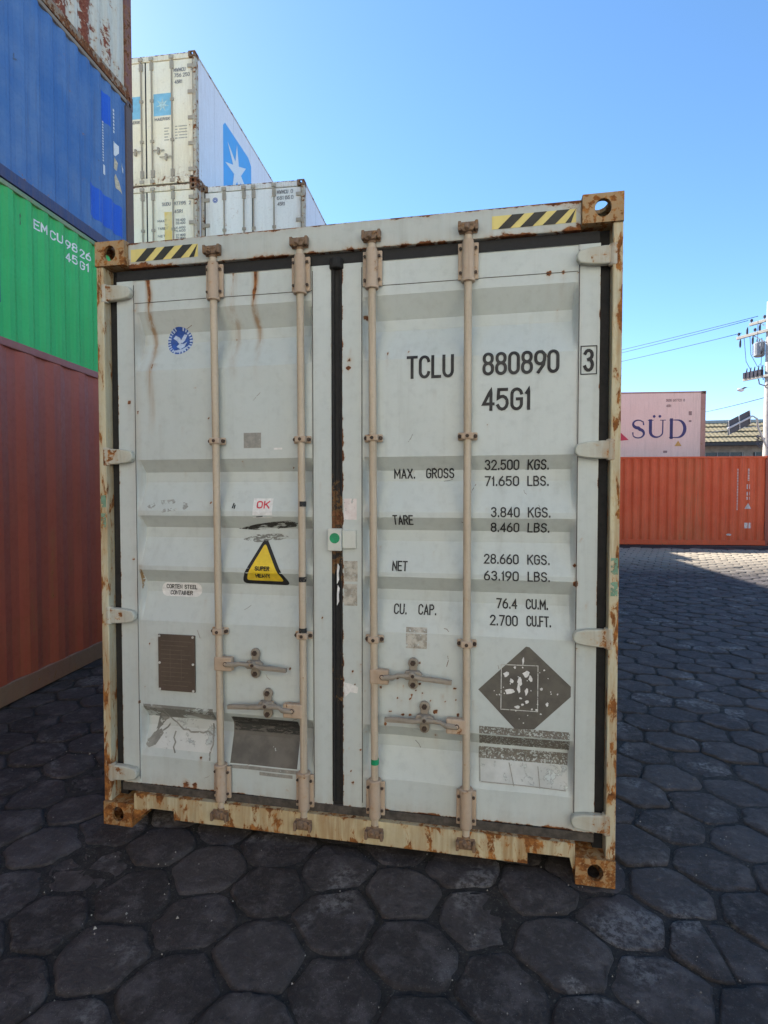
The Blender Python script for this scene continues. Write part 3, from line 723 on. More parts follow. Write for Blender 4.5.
mb = MB(); fill(mb,rtri(0,[(-.376,1.430),(-.276,1.246),(-.470,1.249)],.018),dsurf,off=.0024); mb.build('yellow_field', M['yellow'], tr)
mb = MB(); text(mb,'SUPER',-.412,-.341,1.302,1.319,dsurf,wd=.0042,off=.0065); text(mb,'HEAVY',-.412,-.341,1.266,1.283,dsurf,wd=.0042,off=.0065); mb.build('lettering', M['black'], tr)
cs = patch(dL,'oval_label',M['white'],poly=arc(-.748,1.188,.032,.034,90,-90,8)+arc(-.906,1.188,.032,.034,-90,-270,8),label='white rounded label reading CORTEN STEEL CONTAINER')
mb = MB(); text(mb,'CORTEN STEEL',-.910,-.744,1.193,1.211,dsurf,wd=.0036,off=.0022); text(mb,'CONTAINER',-.887,-.768,1.163,1.181,dsurf,wd=.0036,off=.0022); mb.build('lettering', M['black'], cs)
mb = MB(); mb.box(-.927,-.728,.038,.046,.690,.972); pl_ = mb.build('data_plate', M['plate'], dL, bevel=.002, label='dark brown riveted data plate')
mb = MB()
for x in (-.918,-.737):
    for z in (.698,.83,.964): mb.tube([(x,.037,z),(x,.034,z)],.006,8)
mb.build('rivet', M['silver'] and plain('rivet_alu',(.55,.55,.52),.5), pl_)
mb = MB()
for k in range(11):
    z = .94-k*.022; add_strokes(mb,[[(-.91,z),(-.745-(k%3)*.02,z)]],.002,lambda u,v,o:(u,.038-o,v),step=.1)
for x in (-.86,-.80): add_strokes(mb,[[(x,.75),(x,.90)]],.0015,lambda u,v,o:(u,.038-o,v),off=.002,step=.1)
mb.build('engraving', plain('engraving',(.16,.13,.10),.6), pl_)
patch(dL,'residue_patch',M['dres'],r=(-.552,-.208,.352,.575),off=.001)
patch(dL,'residue_patch',M['dstreak'],r=(-.545,-.210,.50,.578),off=.0022)
mb = MB(); rect(mb,-.552,-.205,.328,.346,dsurf); rect(mb,-.40,-.23,.305,.322,dsurf); mb.build('residue_edge', M['gres'], dL)
patch(dL,'residue_patch',M['torng'],r=(-1.020,-.640,.535,.612),off=.001)
patch(dL,'residue_patch',decal('torn_white_residue',(.60,.62,.60),.545,11,(.50,.53,.51)),r=(-1.005,-.650,.385,.535),off=.0012)
mb = MB()
for ch in ([(-.93,.60),(-.90,.54),(-.845,.485),(-.78,.47),(-.69,.478),(-.65,.46)],[(-1.01,.42),(-.97,.46),(-.945,.50)],[(-.99,.41),(-.95,.46)],[(-.86,.46),(-.866,.40),(-.858,.378)],[(-.90,.50),(-.91,.48),(-.93,.47)],[(-.66,.52),(-.655,.42),(-.665,.36)],[(-.76,.60),(-.71,.57),(-.66,.548)],[(-.85,.595),(-.82,.555)],[(-.98,.585),(-.94,.52)]):
    add_strokes(mb,[[(a+rs.normal(0,.003),b+rs.normal(0,.003)) for a,b in dens(ch,.02)]],.008,dsurf,off=.0026)
for pl in ([(-1.02,.40),(-.985,.455),(-.945,.475),(-.93,.455),(-.965,.40),(-1.0,.385)],[(-.90,.53),(-.93,.57),(-.96,.53),(-.975,.47),(-.955,.48),(-.92,.52)],[(-.80,.59),(-.66,.57),(-.64,.545),(-.70,.54),(-.78,.565)],[(-1.015,.61),(-.92,.608),(-.90,.585),(-.97,.57),(-1.0,.58)]): fill(mb,pl,dsurf,off=.0034)
mb.build('residue_edge', decal('crease_residue',(.20,.20,.18),.56,25,(.32,.32,.29)), dL)
patch(dL,'scuff_mark',M['dstreak'],poly=[(-.52,1.497),(-.44,1.492),(-.33,1.497),(-.22,1.510),(-.205,1.528),(-.24,1.541),(-.33,1.533),(-.42,1.520)],off=.001)
patch(dL,'scuff_mark',decal('light_scuff',(.26,.27,.25),.47,10,sc3=(3,1,10)),poly=[(-.50,1.445),(-.42,1.432),(-.30,1.445),(-.26,1.460),(-.30,1.477),(-.42,1.470)],off=.001)
patch(dL,'scuff_mark',decal('light_scuff_b',(.40,.41,.38),.42,22),poly=[(-.99,1.60),(-.90,1.575),(-.78,1.59),(-.75,1.615),(-.85,1.64),(-.96,1.63)],off=.001)
mb = MB(); add_strokes(mb,[[(-.53,1.60),(-.525,1.62)],[(-.52,1.598),(-.518,1.612)]],.006,dsurf); mb.build('scuff_mark', M['black'], dL)
for z in (1.21,):
    mb = MB(); rect(mb,-1.031,-1.020,1.19,1.29,dsurf,off=.001); mb.build('scuff_mark', decal('brown_drip',(.35,.22,.10),.5,40,sc3=(1,1,.3)), dL)

# fine scratches and scrapes on both doors
scm = decal('scratch_rust',(.16,.09,.05),.54,60,(.25,.22,.18)); scg = decal('scratch_grey',(.28,.29,.27),.55,60)
for d_,(a0,a1) in ((dL,(-1.0,-.15)),(dR,(.14,1.03))):
    for k in range(12):
        x=rs.uniform(a0+.05,a1-.08); z=rs.choice([rs.uniform(.25,1.1),rs.uniform(.25,2.5)]); an=rs.normal(0,.5)+(0 if rs.random()<.6 else 1.4); ln=rs.uniform(.015,.055)
        mb = MB(); add_strokes(mb,[[(x,z),(x+ln*.5*math.cos(an)+rs.normal(0,.003),z+ln*.5*math.sin(an)),(x+ln*math.cos(an),z+ln*math.sin(an)+rs.normal(0,.004))]],rs.uniform(.0015,.0035),dsurf,off=.0006)
        mb.build('scratch', scm if k%3 else scg, d_)

# ================================================================== OTHER CONTAINERS
def simple_doors(root, m, rm, hm, HH=H, hinges=5, rods=(-.06,.14,.62,-.62), text_rows=(), tm=None, fr=None):
    """reefer style door end at local y=0"""
    fr = fr or m
    MB().gbox(-1.055,1.055,.03,.12,HH-.125,HH-.004,.04).build('door_header', fr, root, bevel=.005, attr=lambda V:(.25+.35*(V[:,2]>HH-.02),.3+0*V[:,0],0*V[:,0]))
    MB().gbox(-1.055,1.055,.02,.12,.03,.17,.04).build('door_sill', fr, root, bevel=.005, attr=lambda V:(.35+0*V[:,0],.4+0*V[:,0],0*V[:,0]))
    ds=[]
    for s in (-1,1):
        a,b = sorted((s*.014,s*1.125))
        MBd = MB().gbox(a,b,.05,.11,.185,HH-.135,.05)
        d = MBd.build('door', m, root, bevel=.006, attr=lambda V:(.16+.18*np.exp(-(V[:,2]-.18)/.12)+.1*np.exp(-np.abs(np.abs(V[:,0])-1.12)/.03), .42*np.exp(-np.abs(np.abs(V[:,0])-1.1)/.12)+.28*np.exp(-(V[:,2]-.18)/.5), 0*V[:,0])); ds.append(d)
        mb = MB(); mb.box(*sorted((s*1.127,s*1.144)),.045,.10,.18,HH-.13); 
        if s<0: mb.box(-.012,.012,.045,.10,.18,HH-.13)
        mb.build('gasket', M['rubber'], d)
        for k in range(hinges):
            z = .32+(HH-.62)*k/(hinges-1)
            mb = MB(); mb.box(*sorted((s*1.20,s*1.02)),.022,.049,z-.04,z+.04); mb.tube([(s*1.18,.03,z-.06),(s*1.18,.03,z+.06)],.026,8)
            mb.build('hinge', hm, d, bevel=.006)
    for x in rods:
        d = ds[1] if x > 0 else ds[0]
        MB().tube([(x,.025,.08),(x,.025,HH-.06)],.017,8).build('lock_rod', rm, d, smooth='auto')
        for z,hh in ((.27,.08),(HH-.24,.08),(1.0,.03),(1.9,.03)): MB().box(x-.042,x+.042,.018,.049,z-hh,z+hh).build('rod_bracket', hm, d, bevel=.004)
        for z in (.09,HH-.08): MB().box(x-.05,x+.05,-.002,.029,z-.035,z+.035).build('rod_cam', hm, d, bevel=.004)
    for x in rods[:2]+rods[2:]:
        s = 1 if x>0 else -1; d = ds[1] if x>0 else ds[0]
        mb = MB(); e = x+(.3 if abs(x)<.3 else -.3)*s; mb.tube([(x,.005,.78 if abs(x)<.3 else .62),(e,.012,.77 if abs(x)<.3 else .62)],.012,6)
        xx = (x+e)/2; mb.box(xx-.02,xx+.02,.0,.049,.70,.84) if abs(x)<.3 else mb.box(xx-.02,xx+.02,.0,.049,.55,.69)
        mb.build('handle', hm, d)
    return ds
def fsurf(u,v,off): return (u,.05-off*2,v)
def place(corner, ang, cx, cy, z):
    a=R(ang); return (corner[0]-(math.cos(a)*cx-math.sin(a)*cy), corner[1]-(math.sin(a)*cx+math.cos(a)*cy), z), a
uni = lambda a,b=.2: (lambda V:(a+.25*np.exp(-V[:,2]/.15), b+0*V[:,0], 0*V[:,0]))

# ---- red container standing nearest on the left
M['red'] = paint('maroon_paint',(.43,.100,.065),(.48,.135,.09),bias=-.03,streak=.3,rough=.55)
M['redrail'] = paint('dusty_tan_rail',(.27,.19,.135),(.32,.15,.11),bias=-.06,streak=.4,rough=.7)
M['redtop'] = paint('maroon_rail',(.36,.13,.115),(.33,.10,.09),bias=.02,streak=.3,rough=.6)
loc,a = place((-3.03,1.25),7,W/2,6.3,0)
red = empty('shipping_container',loc,a,label='maroon shipping container with a tan lower rail standing left of the grey one',cat='container')
def wred(V):
    x,y,z=V.T; low=(z<.66+.02*np.sin(y*5)); w_=.06+.10*low*np.exp(-(z)/1.0)
    s=.10+.16*low
    for k,(yy,z0,z1) in enumerate(((6.9,.75,1.35),(7.15,.9,1.5),(6.6,.9,1.1),(6.7,.5,.95),(6.62,.5,.85),(7.0,1.4,1.9))):
        s=np.maximum(s,.6*np.exp(-((y-yy)/.02)**2)*((z>z0)&(z<z1))); w_=np.maximum(w_,.45*np.exp(-((y-yy)/.014)**2)*((z>z0)&(z<z1)))
    g=.45*np.exp(-((z-.66)/.015)**2)
    return w_,s,g
shell(red,M['red'],M['redtop'],M['red'],M['redtop'],attr_r=wred,wear=uni(.02),zr=.04,corr=(.1,.36),depth=.020)
for o in kids(red):
    if o.name.startswith('bottom_rail'): o.data.materials[0]=M['redrail']
simple_doors(red,M['red'],M['redtop'],M['redtop'],hinges=4)

# ---- stack behind it: hidden base, green, blue, rust-streaked white on top
M['green'] = paint('green_paint',(.03,.42,.115),(.045,.48,.15),bias=-.06,streak=.25,rough=.5)
M['blue'] = paint('faded_blue_paint',(.050,.15,.37),(.11,.21,.40),bias=-.03,streak=.5,rough=.55,fade=.9)
M['bluerail'] = paint('dark_blue_rail',(.03,.06,.16),(.05,.08,.18),bias=-.08,streak=.4,rough=.6)
M['bluepost'] = paint('brown_grey_post',(.10,.085,.09),(.14,.09,.08),bias=.05,streak=.4,rough=.65)
M['rustw'] = paint('peeling_white_paint',(.58,.57,.48),(.64,.63,.54),bias=.055,streak=.35,rough=.6,rust_c=[(.3,(.10,.03,.02)),(.5,(.20,.06,.035)),(.66,(.30,.11,.07)),(.8,(.38,.2,.14))],scale=.8)
M['rustpost'] = paint('red_brown_post',(.20,.075,.065),(.15,.07,.06),bias=.06,streak=.4,rough=.65)
M['railtan'] = paint('grey_brown_rail',(.22,.19,.15),(.27,.22,.17),bias=.05,streak=.4,rough=.7)
(lx,ly,_),ang3 = place((-5.775,6.9),3,W/2,L,0)
under = empty('shipping_container',(lx,ly,0),ang3,label='brown shipping container at the foot of the left stack behind the maroon one',cat='container',group='containers in the left stack')
shell(under,M['rustpost'],M['rustpost'],M['rustpost'],M['rustpost'],wear=uni(.1)); simple_doors(under,M['rustpost'],M['rustpost'],M['rustpost'],hinges=4)
green = empty('shipping_container',(lx,ly,H),ang3,label='bright green shipping container with white stencilled code in the left stack',cat='container',group='containers in the left stack')
def wgreen(V):
    x,y,z=V.T; g=.62*(((np.abs(y-9.55)<.02)&(z>2.38)&(z<2.6)))
    return .08+.2*np.exp(-(z-.16)/.1)+.15*np.exp(-(H-.08-z)/.05), .12*np.exp(-(H-.08-z)/.4)+.06, g
shell(green,M['green'],paint('pale_green_rail',(.14,.28,.15),(.28,.30,.20),bias=.03),M['green'],M['green'],attr_r=wgreen,wear=uni(.12),corr=(.34,.32))
simple_doors(green,M['green'],M['green'],M['green'],hinges=4)
ss = side_surf(1)
mb = MB()
sg_ = side_surf(1,corr=(.34,.32))
for t,u0,u1,v0,v1 in (('E',9.792,9.877,2.52,2.635),('M',9.907,9.992,2.52,2.635),('C',10.112,10.197,2.52,2.635),('U',10.227,10.312,2.52,2.635),('9',10.432,10.517,2.52,2.635),('8',10.547,10.632,2.52,2.635),('2',10.752,10.837,2.52,2.635),('6',10.867,10.952,2.52,2.635),('4',10.432,10.517,2.335,2.45),('5',10.547,10.632,2.335,2.45),('G',10.752,10.837,2.335,2.45),('1',10.867,10.902,2.335,2.45)):
    mb = MB(); text(mb,t,u0,u1,v0,v1,sg_,wd=.021,step=.02); mb.build('lettering',M['white'],green)
mb = MB(); rect(mb,8.4,9.18,1.28,2.02,sg_,off=.001,step=.03); mb.build('sign_patch',M['bluerail'],green,label='dark blue panel at the left of the green side')
blue = empty('shipping_container',(lx,ly,2*H),ang3,label='faded blue shipping container with darker repainted patches above the green one',cat='container',group='containers in the left stack')
def wblue(V):
    x,y,z=V.T; n=.5+.5*np.sin(y*5.1)*np.sin(z*3)
    g=.55*np.exp(-(z-.16)/.4)*n+.3*np.exp(-np.hypot((y-9.9)/.6,(z-1.9)/.06)**2)
    for yy,zz,a_,b_ in ((10.2,1.45,.3,.025),(9.1,1.9,.05,.12),(9.5,1.75,.07,.10),(11.2,1.35,.1,.08)): g=np.maximum(g,.58*np.exp(-(((y-yy)/a_)**2+((z-zz)/b_)**2)))
    return .08+.25*np.exp(-(z-.16)/.12), .04+0*x, g
shell(blue,M['blue'],M['bluerail'],M['bluepost'],M['bluepost'],attr_r=wblue,wear=uni(.02),zr=.06)
simple_doors(blue,M['blue'],M['bluerail'],M['bluerail'],hinges=4)
for o in kids(blue):
    if o.name.startswith('top_rail'): o.data.materials[0]=M['railtan']
M['bluenew'] = paint('repainted_blue',(.02,.10,.52),(.03,.13,.55),bias=-.15,streak=.2,attr=False)
mb = MB(); 
def bsurf(u,v,off): return ss(u,v,off)
rect(mb,10.98,11.85,.38,.90,bsurf,off=.002,step=.03); mb.build('repaint_patch',M['bluenew'],blue,label='large darker blue repainted rectangle low on the side')
mb = MB(); rect(mb,11.32,11.54,2.11,2.60,bsurf,off=.002,step=.03); mb.build('repaint_patch',M['bluenew'],blue,label='small darker blue repainted rectangle')
mb = MB()
for i,z in enumerate(np.arange(1.45,2.1,.045)): rect(mb,11.355,11.385,z,z+.026,bsurf,off=.004,step=.03)
rect(mb,11.365,11.415,1.24,1.40,bsurf,off=.004,step=.03)
for i,z in enumerate(np.arange(2.10,2.52,.06)): rect(mb,11.655,11.69,z,z+.04,bsurf,off=.004,step=.03)
fill(mb,[(11.66,1.72),(11.70,1.72),(11.76,1.80),(11.76,1.92),(11.66,1.96)],bsurf,off=.004,step=.03)
fill(mb,[(11.83,1.62),(11.93,1.55),(11.93,1.63),(11.85,1.70)],bsurf,off=.004,step=.03)
mb.build('lettering',M['white'],blue,label='small white vertical lettering')
mb = MB(); fill(mb,[(11.66,1.50),(11.72,1.48),(11.74,1.62),(11.68,1.70)],bsurf,off=.004,step=.03); fill(mb,[(11.67,1.35),(11.70,1.18),(11.84,1.14),(11.78,1.25),(11.70,1.42)],bsurf,off=.004,step=.03)
mb.build('label_remnant',plain('beige_label',(.55,.47,.33),.6),blue)
white = empty('shipping_container',(lx,ly,3*H),ang3,label='off-white shipping container peeling to rust at the very top left',cat='container',group='containers in the left stack')
def wwhite(V):
    x,y,z=V.T; return .07+.42*np.exp(-(((y-10.95)/.16)**2+((z-.7)/.6)**4))+.40*np.exp(-(((y-10.35)/.2)**2+((z-.5)/.4)**4))+.30*np.exp(-(((y-11.5)/.12)**2+((z-.55)/.35)**2))+.12*np.exp(-(z-.16)/.4), .15+.25*np.exp(-(z-.16)/.6), 0*x
shell(white,M['rustw'],M['rustpost'],M['rustpost'],M['rustpost'],attr_r=wwhite,wear=uni(.25),zr=.06)
simple_doors(white,M['rustw'],M['rustpost'],M['rustpost'],hinges=4)
for o in kids(white):
    if o.name.startswith('bottom_rail'): o.data.materials[0]=M['railtan']

# ---- refrigerated containers behind, two stacks
M['cream'] = paint('aged_cream_paint',(.82,.73,.53),(.86,.80,.66),bias=-.05,streak=.3,rough=.5)
M['rwhite'] = paint('reefer_white_paint',(.72,.73,.76),(.76,.76,.78),bias=-.06,streak=.16,rough=.45)
M['rwhite2'] = paint('reefer_offwhite_paint',(.78,.77,.71),(.80,.79,.73),bias=-.04,streak=.25,rough=.45)
M['rpost'] = paint('reefer_post_paint',(.50,.47,.38),(.40,.34,.27),bias=.05,streak=.5,rough=.6)
M['rrod'] = paint('reefer_rod_paint',(.36,.31,.23),(.30,.24,.17),bias=.04,streak=.4,attr=False)
M['rhinge'] = paint('reefer_hinge_paint',(.40,.35,.27),(.30,.23,.17),bias=.08,streak=.4,attr=False,scale=2)
M['rcast'] = paint('reefer_casting',(.12,.09,.075),(.16,.11,.08),bias=.1,streak=.3)
M['sky_ink'] = plain('pale_blue_marking',(.22,.48,.62),.55,.12,8)
M['sky_ink2'] = plain('blue_marking',(.09,.36,.70),.55,.06,4)
M['grey_ink'] = plain('faded_grey_marking',(.22,.21,.20),.6,.25,30)
RO = (-.10,.155,-.64,.64)
def reefer(loc,ang,doorm,wallm,label,group,rods=RO,top=True):
    o = empty('refrigerated_container',loc,ang,label=label,cat='container',group=group)
    shell(o,wallm,M['rpost'],M['rpost'],M['rcast'],flat=True,attr_r=lambda V:(.10+.14*np.exp(-(V[:,2]-.15)/.15)+.12*np.exp(-(V[:,1])/.3),.10+.16*np.exp(-V[:,1]/.6),0*V[:,0]),wear=uni(.22),zr=.2)
    ds = simple_doors(o,doorm,M['rrod'],M['rhinge'],rods=rods,fr=doorm)
    mb = MB()
    for y in np.arange(1.0,11.6,1.17): add_strokes(mb,[[(y,.2),(y,H-.1)]],.006,side_surf(1,flat=True),off=.0008,step=.5)
    mb.build('panel_seam',M['grey_ink'],o)
    return o,ds
(r4x,r4y,_),a35 = place((-5.94,9.4),3.5,W/2,0,0)
(r3x,r3y,_),_ = place((-5.95,9.6),3.5,-W/2,0,0)
g4='containers in the taller reefer stack'; g3='containers in the shorter reefer stack'
reefer((r4x,r4y,0),a35,M['rwhite2'],M['rwhite'],'off-white refrigerated container on the ground under the taller reefer stack',g4)
reefer((r4x,r4y,H),a35,M['rwhite2'],M['rwhite'],'off-white refrigerated container second from the ground in the taller reefer stack',g4)
t3,d3 = reefer((r4x,r4y,2*H),a35,M['cream'],M['rwhite'],'cream refrigerated container with a yellow stain, just under the one with the white star',g4)
t4,d4 = reefer((r4x,r4y,3*H),a35,M['cream'],M['rwhite'],'topmost refrigerated container, cream doors and a white star in a blue square on its side',g4)
reefer((r3x,r3y,0),a35,M['rwhite2'],M['rwhite'],'off-white refrigerated container at the bottom of the shorter reefer stack',g3)
reefer((r3x,r3y,H),a35,M['rwhite2'],M['rwhite'],'off-white refrigerated container in the middle of the shorter reefer stack',g3)
s3,e3 = reefer((r3x,r3y,2*H),a35,M['rwhite2'],M['rwhite'],'white refrigerated container with small round blue mark on its doors, atop the shorter reefer stack',g3,rods=(-.20,.04,-.67,.51) if False else (-.20,.03,-.67,.51))
rsrc = s3
for lv in range(4):  # unseen rear stack, added to carry the ground shadow's edge further back
    c_=copy_tree(rsrc); c_.location=(r4x+.0,r4y,0); c_.location=Vector((r4x,r4y,lv*H))+Vector((-math.sin(a35),math.cos(a35),0))*(L+.06)+Vector((.5,0,0))
    c_['label']='off-white refrigerated container, %s in the unseen stack added for its shadow beyond the taller reefer stack'%('on the ground','second up','third up','topmost')[lv]; c_['group']='containers in the added shadow-casting stack'
# star on the side of the top reefer
rsf = side_surf(1,flat=True)
mb = MB(); fill(mb,[(1.50,.72),(1.50,2.20),(1.62,2.34),(3.20,2.38),(3.42,2.26),(3.42,.78),(3.30,.66),(1.62,.62)],rsf,off=.001,step=.2); lg = mb.build('star_emblem',M['sky_ink2'],t4,label='blue rounded square with a white star')
mb = MB(); cx,cz=2.38,1.52; pts=[]
for k in range(14):
    g = PI/2+2*PI*k/14; rr_ = .80 if k%2==0 else .27
    pts.append((cx+rr_*math.cos(g),cz+rr_*.90*math.sin(g)))
v=[rsf(a,b,.004) for a,b in pts]+[rsf(cx,cz,.004)]
mb.add(v,[(i,(i+1)%14,14) for i in range(14)]); mb.build('white_star',M['white'],lg)
for q_ in ((.19,.62,1.56,2.05),(-.42,-.13,1.53,2.03)):
    mb = MB(); rect(mb,*q_,fsurf,off=.001,step=.2); mb.build('square_mark',M['sky_ink'],t4,label='faded pale blue square on a door')
mb = MB(); v=[];cx,cz=.405,1.80;pts=[(cx+(.17 if k%2==0 else .06)*math.cos(PI/2+PI*k/7),cz+(.17 if k%2==0 else .06)*math.sin(PI/2+PI*k/7)) for k in range(14)]
mb.add([fsurf(a,b,.002) for a,b in pts]+[fsurf(cx,cz,.002)],[(i,(i+1)%14,14) for i in range(14)]); mb.build('star_mark',plain('faded_star',(.42,.58,.58),.6),t4)
mb = MB(); text(mb,'MAERSK',.22,.58,1.455,1.51,fsurf,wd=.014); text(mb,'MAERSK',-.40,-.15,1.43,1.485,fsurf,wd=.012)
text(mb,'MWMCU',.69,.96,2.50,2.575,fsurf,wd=.014); text(mb,'756',.70,.86,2.38,2.455,fsurf,wd=.014); text(mb,'250',.91,1.06,2.38,2.455,fsurf,wd=.014); text(mb,'6',1.10,1.125,2.50,2.575,fsurf,wd=.012); text(mb,'45R1',.71,.88,2.24,2.31,fsurf,wd=.014)
mb.build('lettering',M['grey_ink'],t4)
mb = MB()
for r_ in range(5):
    z=1.28-r_*.065
    rect(mb,.70,.76,z,z+.025,fsurf,step=.2); rect(mb,.78+.02*(r_%2),.99,z,z+.025,fsurf,step=.2); rect(mb,.44,.56-(r_%2)*.03,z-.02,z+.005,fsurf,step=.2)
mb.build('small_print',plain('faded_print',(.42,.38,.30),.7),t4)
mb = MB(); text(mb,'SUDU',.37,.57,2.44,2.51,fsurf,wd=.013); text(mb,'977195',.66,.94,2.44,2.51,fsurf,wd=.013); text(mb,'2',1.02,1.06,2.44,2.51,fsurf,wd=.013); text(mb,'45R1',.67,.86,2.26,2.33,fsurf,wd=.013)
for r_,(a,b) in enumerate((('MAX.','32.400'),('TARE','4.600'),('NET','27.800'))):
    z=2.08-r_*.17; text(mb,a,.26,.44,z,z+.045,fsurf,wd=.01); text(mb,b,.70,.92,z,z+.045,fsurf,wd=.01); text(mb,b,.70,.92,z-.07,z-.025,fsurf,wd=.01)
mb.build('lettering',M['grey_ink'],t3)
mb = MB(); rect(mb,.42,.60,1.25,2.30,fsurf,off=.0006,step=.05); mb.build('yellow_stain',decal('yellow_stain',(.75,.50,.12),.55,6,(.72,.58,.28),soft=.2),t3)
mb = MB(); fill(mb,circ(-.89,2.59,.062),fsurf,step=.05); bm_ = mb.build('round_mark',M['blue_ink'],s3); mb = MB(); add_strokes(mb,[circ(-.89,2.59,.045)+[circ(-.89,2.59,.045)[0]]],.008,fsurf,off=.002); fill(mb,circ(-.89,2.59,.018),fsurf,off=.002,step=.05); mb.build('round_mark_print',M['white'],bm_)
mb = MB(); text(mb,'MWMCU',.58,.83,2.63,2.705,fsurf,wd=.014); text(mb,'0',.90,.94,2.63,2.705,fsurf,wd=.014); text(mb,'681',.58,.72,2.50,2.575,fsurf,wd=.014); text(mb,'155',.76,.87,2.50,2.575,fsurf,wd=.014); text(mb,'0',.91,.95,2.50,2.575,fsurf,wd=.014); text(mb,'45R1',.59,.75,2.37,2.44,fsurf,wd=.014)
mb.build('lettering',M['grey_ink'],s3)

# ---- far side: red-orange containers, pink one behind
M['orange'] = paint('red_orange_paint',(.64,.080,.024),(.74,.125,.045),bias=-.05,streak=.5,rough=.55)
M['orange2'] = paint('brown_red_paint',(.33,.07,.045),(.38,.09,.06),bias=-.02,streak=.3,rough=.55)
M['pink'] = paint('faded_pink_paint',(.84,.62,.50),(.85,.66,.55),bias=-.06,streak=.25,rough=.55)
M['pinkr'] = paint('pink_rail',(.40,.22,.17),(.5,.32,.26),bias=.02,streak=.4,rough=.6)
locf,af = place((9.42,17.75),-84,W/2,L,0)
far = empty('shipping_container',locf,af,label='red-orange corrugated shipping container standing broadside on the far ground',cat='container')
shell(far,M['orange'],M['orange'],M['orange2'],M['orange2'],attr_r=lambda V:(.05+.25*np.exp(-(V[:,2]-.16)/.08),.10+.25*(np.sin(V[:,1]*2.1)>.6)+.2*np.exp(-(V[:,2]-.16)/.5),.22*np.exp(-(V[:,2]-.16)/.3)),wear=uni(.05,.15),zr=.2)
simple_doors(far,M['orange'],M['orange2'],M['orange2'],hinges=4)
mb = MB()
for z in np.arange(1.15,2.50,.05): rect(mb,11.135,11.165,z,z+.03,ss,off=.003,step=.05)
for z in np.arange(2.10,2.47,.05): rect(mb,11.45,11.49,z,z+.032,ss,off=.003,step=.05)
for z0,z1 in ((1.83,1.98),(1.62,1.74),(1.48,1.58)): rect(mb,11.43,11.51,z0,z1,ss,off=.003,step=.05)
fill(mb,[(11.38,1.19),(11.56,1.19),(11.47,1.38)],ss,off=.003,step=.05); rect(mb,11.38,11.57,.56,.74,ss,off=.003,step=.05); fill(mb,circ(10.9,.35,.07,16,.035),ss,off=.003,step=.05)
mb.build('lettering',decal('worn_white_marking',(.72,.62,.58),.58,25),far,label='small white vertical markings')
cf = Vector((math.cos(af),math.sin(af),0)); yf = Vector((-math.sin(af),math.cos(af),0))
nx_ = Vector(locf)+yf*(L+.32)+cf*.05
far2 = empty('shipping_container',nx_,af,label='brown-red shipping container just right of the red-orange one at the frame edge',cat='container')
shell(far2,M['orange2'],M['orange2'],M['orange2'],M['orange2'],wear=uni(.1),zr=.4); simple_doors(far2,M['orange2'],M['orange2'],M['orange2'],hinges=4)
locs,as_ = place((8.94,22.3),-84,W/2,L,0)
su = empty('shipping_container',locs,as_,label='maroon shipping container on the ground carrying the pink one',cat='container')
shell(su,M['orange2'],M['orange2'],M['orange2'],M['orange2'],wear=uni(.1),zr=.4); simple_doors(su,M['orange2'],M['orange2'],M['orange2'],hinges=4)
sud = empty('refrigerated_container',(locs[0],locs[1],H),as_,label='faded pink container lettered in navy serif capitals behind the red-orange one',cat='container')
shell(sud,M['pink'],M['pinkr'],M['pinkr'],M['rcast'],flat=True,attr_r=lambda V:(.05+.15*np.exp(-(12.07-V[:,1])/.25),.08+.2*np.exp(-(12.07-V[:,1])/.4),0*V[:,0]),wear=uni(.15),zr=.2)
simple_doors(sud,M['pink'],M['pinkr'],M['pinkr'],hinges=4)
mb = MB()
def vs(pts, wds, step=.03):
    add_strokes(mb,[pts],.1,rsf,off=.003,step=50,wds=[wds])
# S
P_ = arc(9.585,1.60,.20,.155,35,270,14)+arc(9.585,1.215,.225,.175,90,-145,14)[1:]
n_=len(P_); vs(P_,[.045+.085*math.exp(-((i/(n_-1)-.5)/.22)**2) for i in range(n_)])
vs([(9.775,1.70),(9.79,1.58)],[.03,.06]); vs([(9.39,1.12),(9.375,1.24)],[.03,.06])
# U with dots
vs([(10.06,1.73),(10.06,1.30)]+[(x_,z_) for x_,z_ in arc(10.30,1.27,.235,.205,185,355,14)]+[(10.54,1.73)],[.12]*2+[.12-.07*min(1,i/9) for i in range(15)]+[.05])
for x_ in (9.995,10.125): pass
vs([(9.97,1.745),(10.16,1.745)],[.03,.03]); vs([(10.44,1.745),(10.64,1.745)],[.03,.03])
for x_ in (10.20,10.42): fill(mb,circ(x_,1.90,.055,14),rsf,off=.003,step=.1)
# D
vs([(10.87,1.04),(10.87,1.76)],[.12,.12]); vs([(10.80,1.745),(11.02,1.745)]+arc(11.10,1.395,.29,.35,85,-85,14)+[(11.02,1.045),(10.80,1.045)],[.03,.04]+[.05+.08*math.sin(PI*i/14) for i in range(15)]+[.04,.03])
mb.build('lettering',M['navy'],sud,label='navy serif letters SUD with umlaut')
mb = MB(); fill(mb,[(8.80,1.36),(9.22,.96),(8.86,.93)],rsf,step=.1); mb.build('red_mark',M['red_ink'],sud)
mb = MB(); fill(mb,[(11.0,.70),(11.28,.70),(11.14,.92)],rsf,step=.1); mb.build('warning_mark',plain('ochre_mark',(.60,.33,.08),.6),sud)
mb = MB()
for t,u0,u1 in (('SUDU',10.66,10.86),('607721',10.92,11.24),('8',11.32,11.37)): text(mb,t,u0,u1,2.49,2.58,rsf,wd=.018)
text(mb,'45R1',10.67,10.84,2.27,2.36,rsf,wd=.018); rect(mb,11.53,11.65,1.93,2.09,rsf,step=.1); rect(mb,11.54,11.64,1.66,1.73,rsf,step=.1); rect(mb,10.57,10.72,.43,.52,rsf,step=.1)
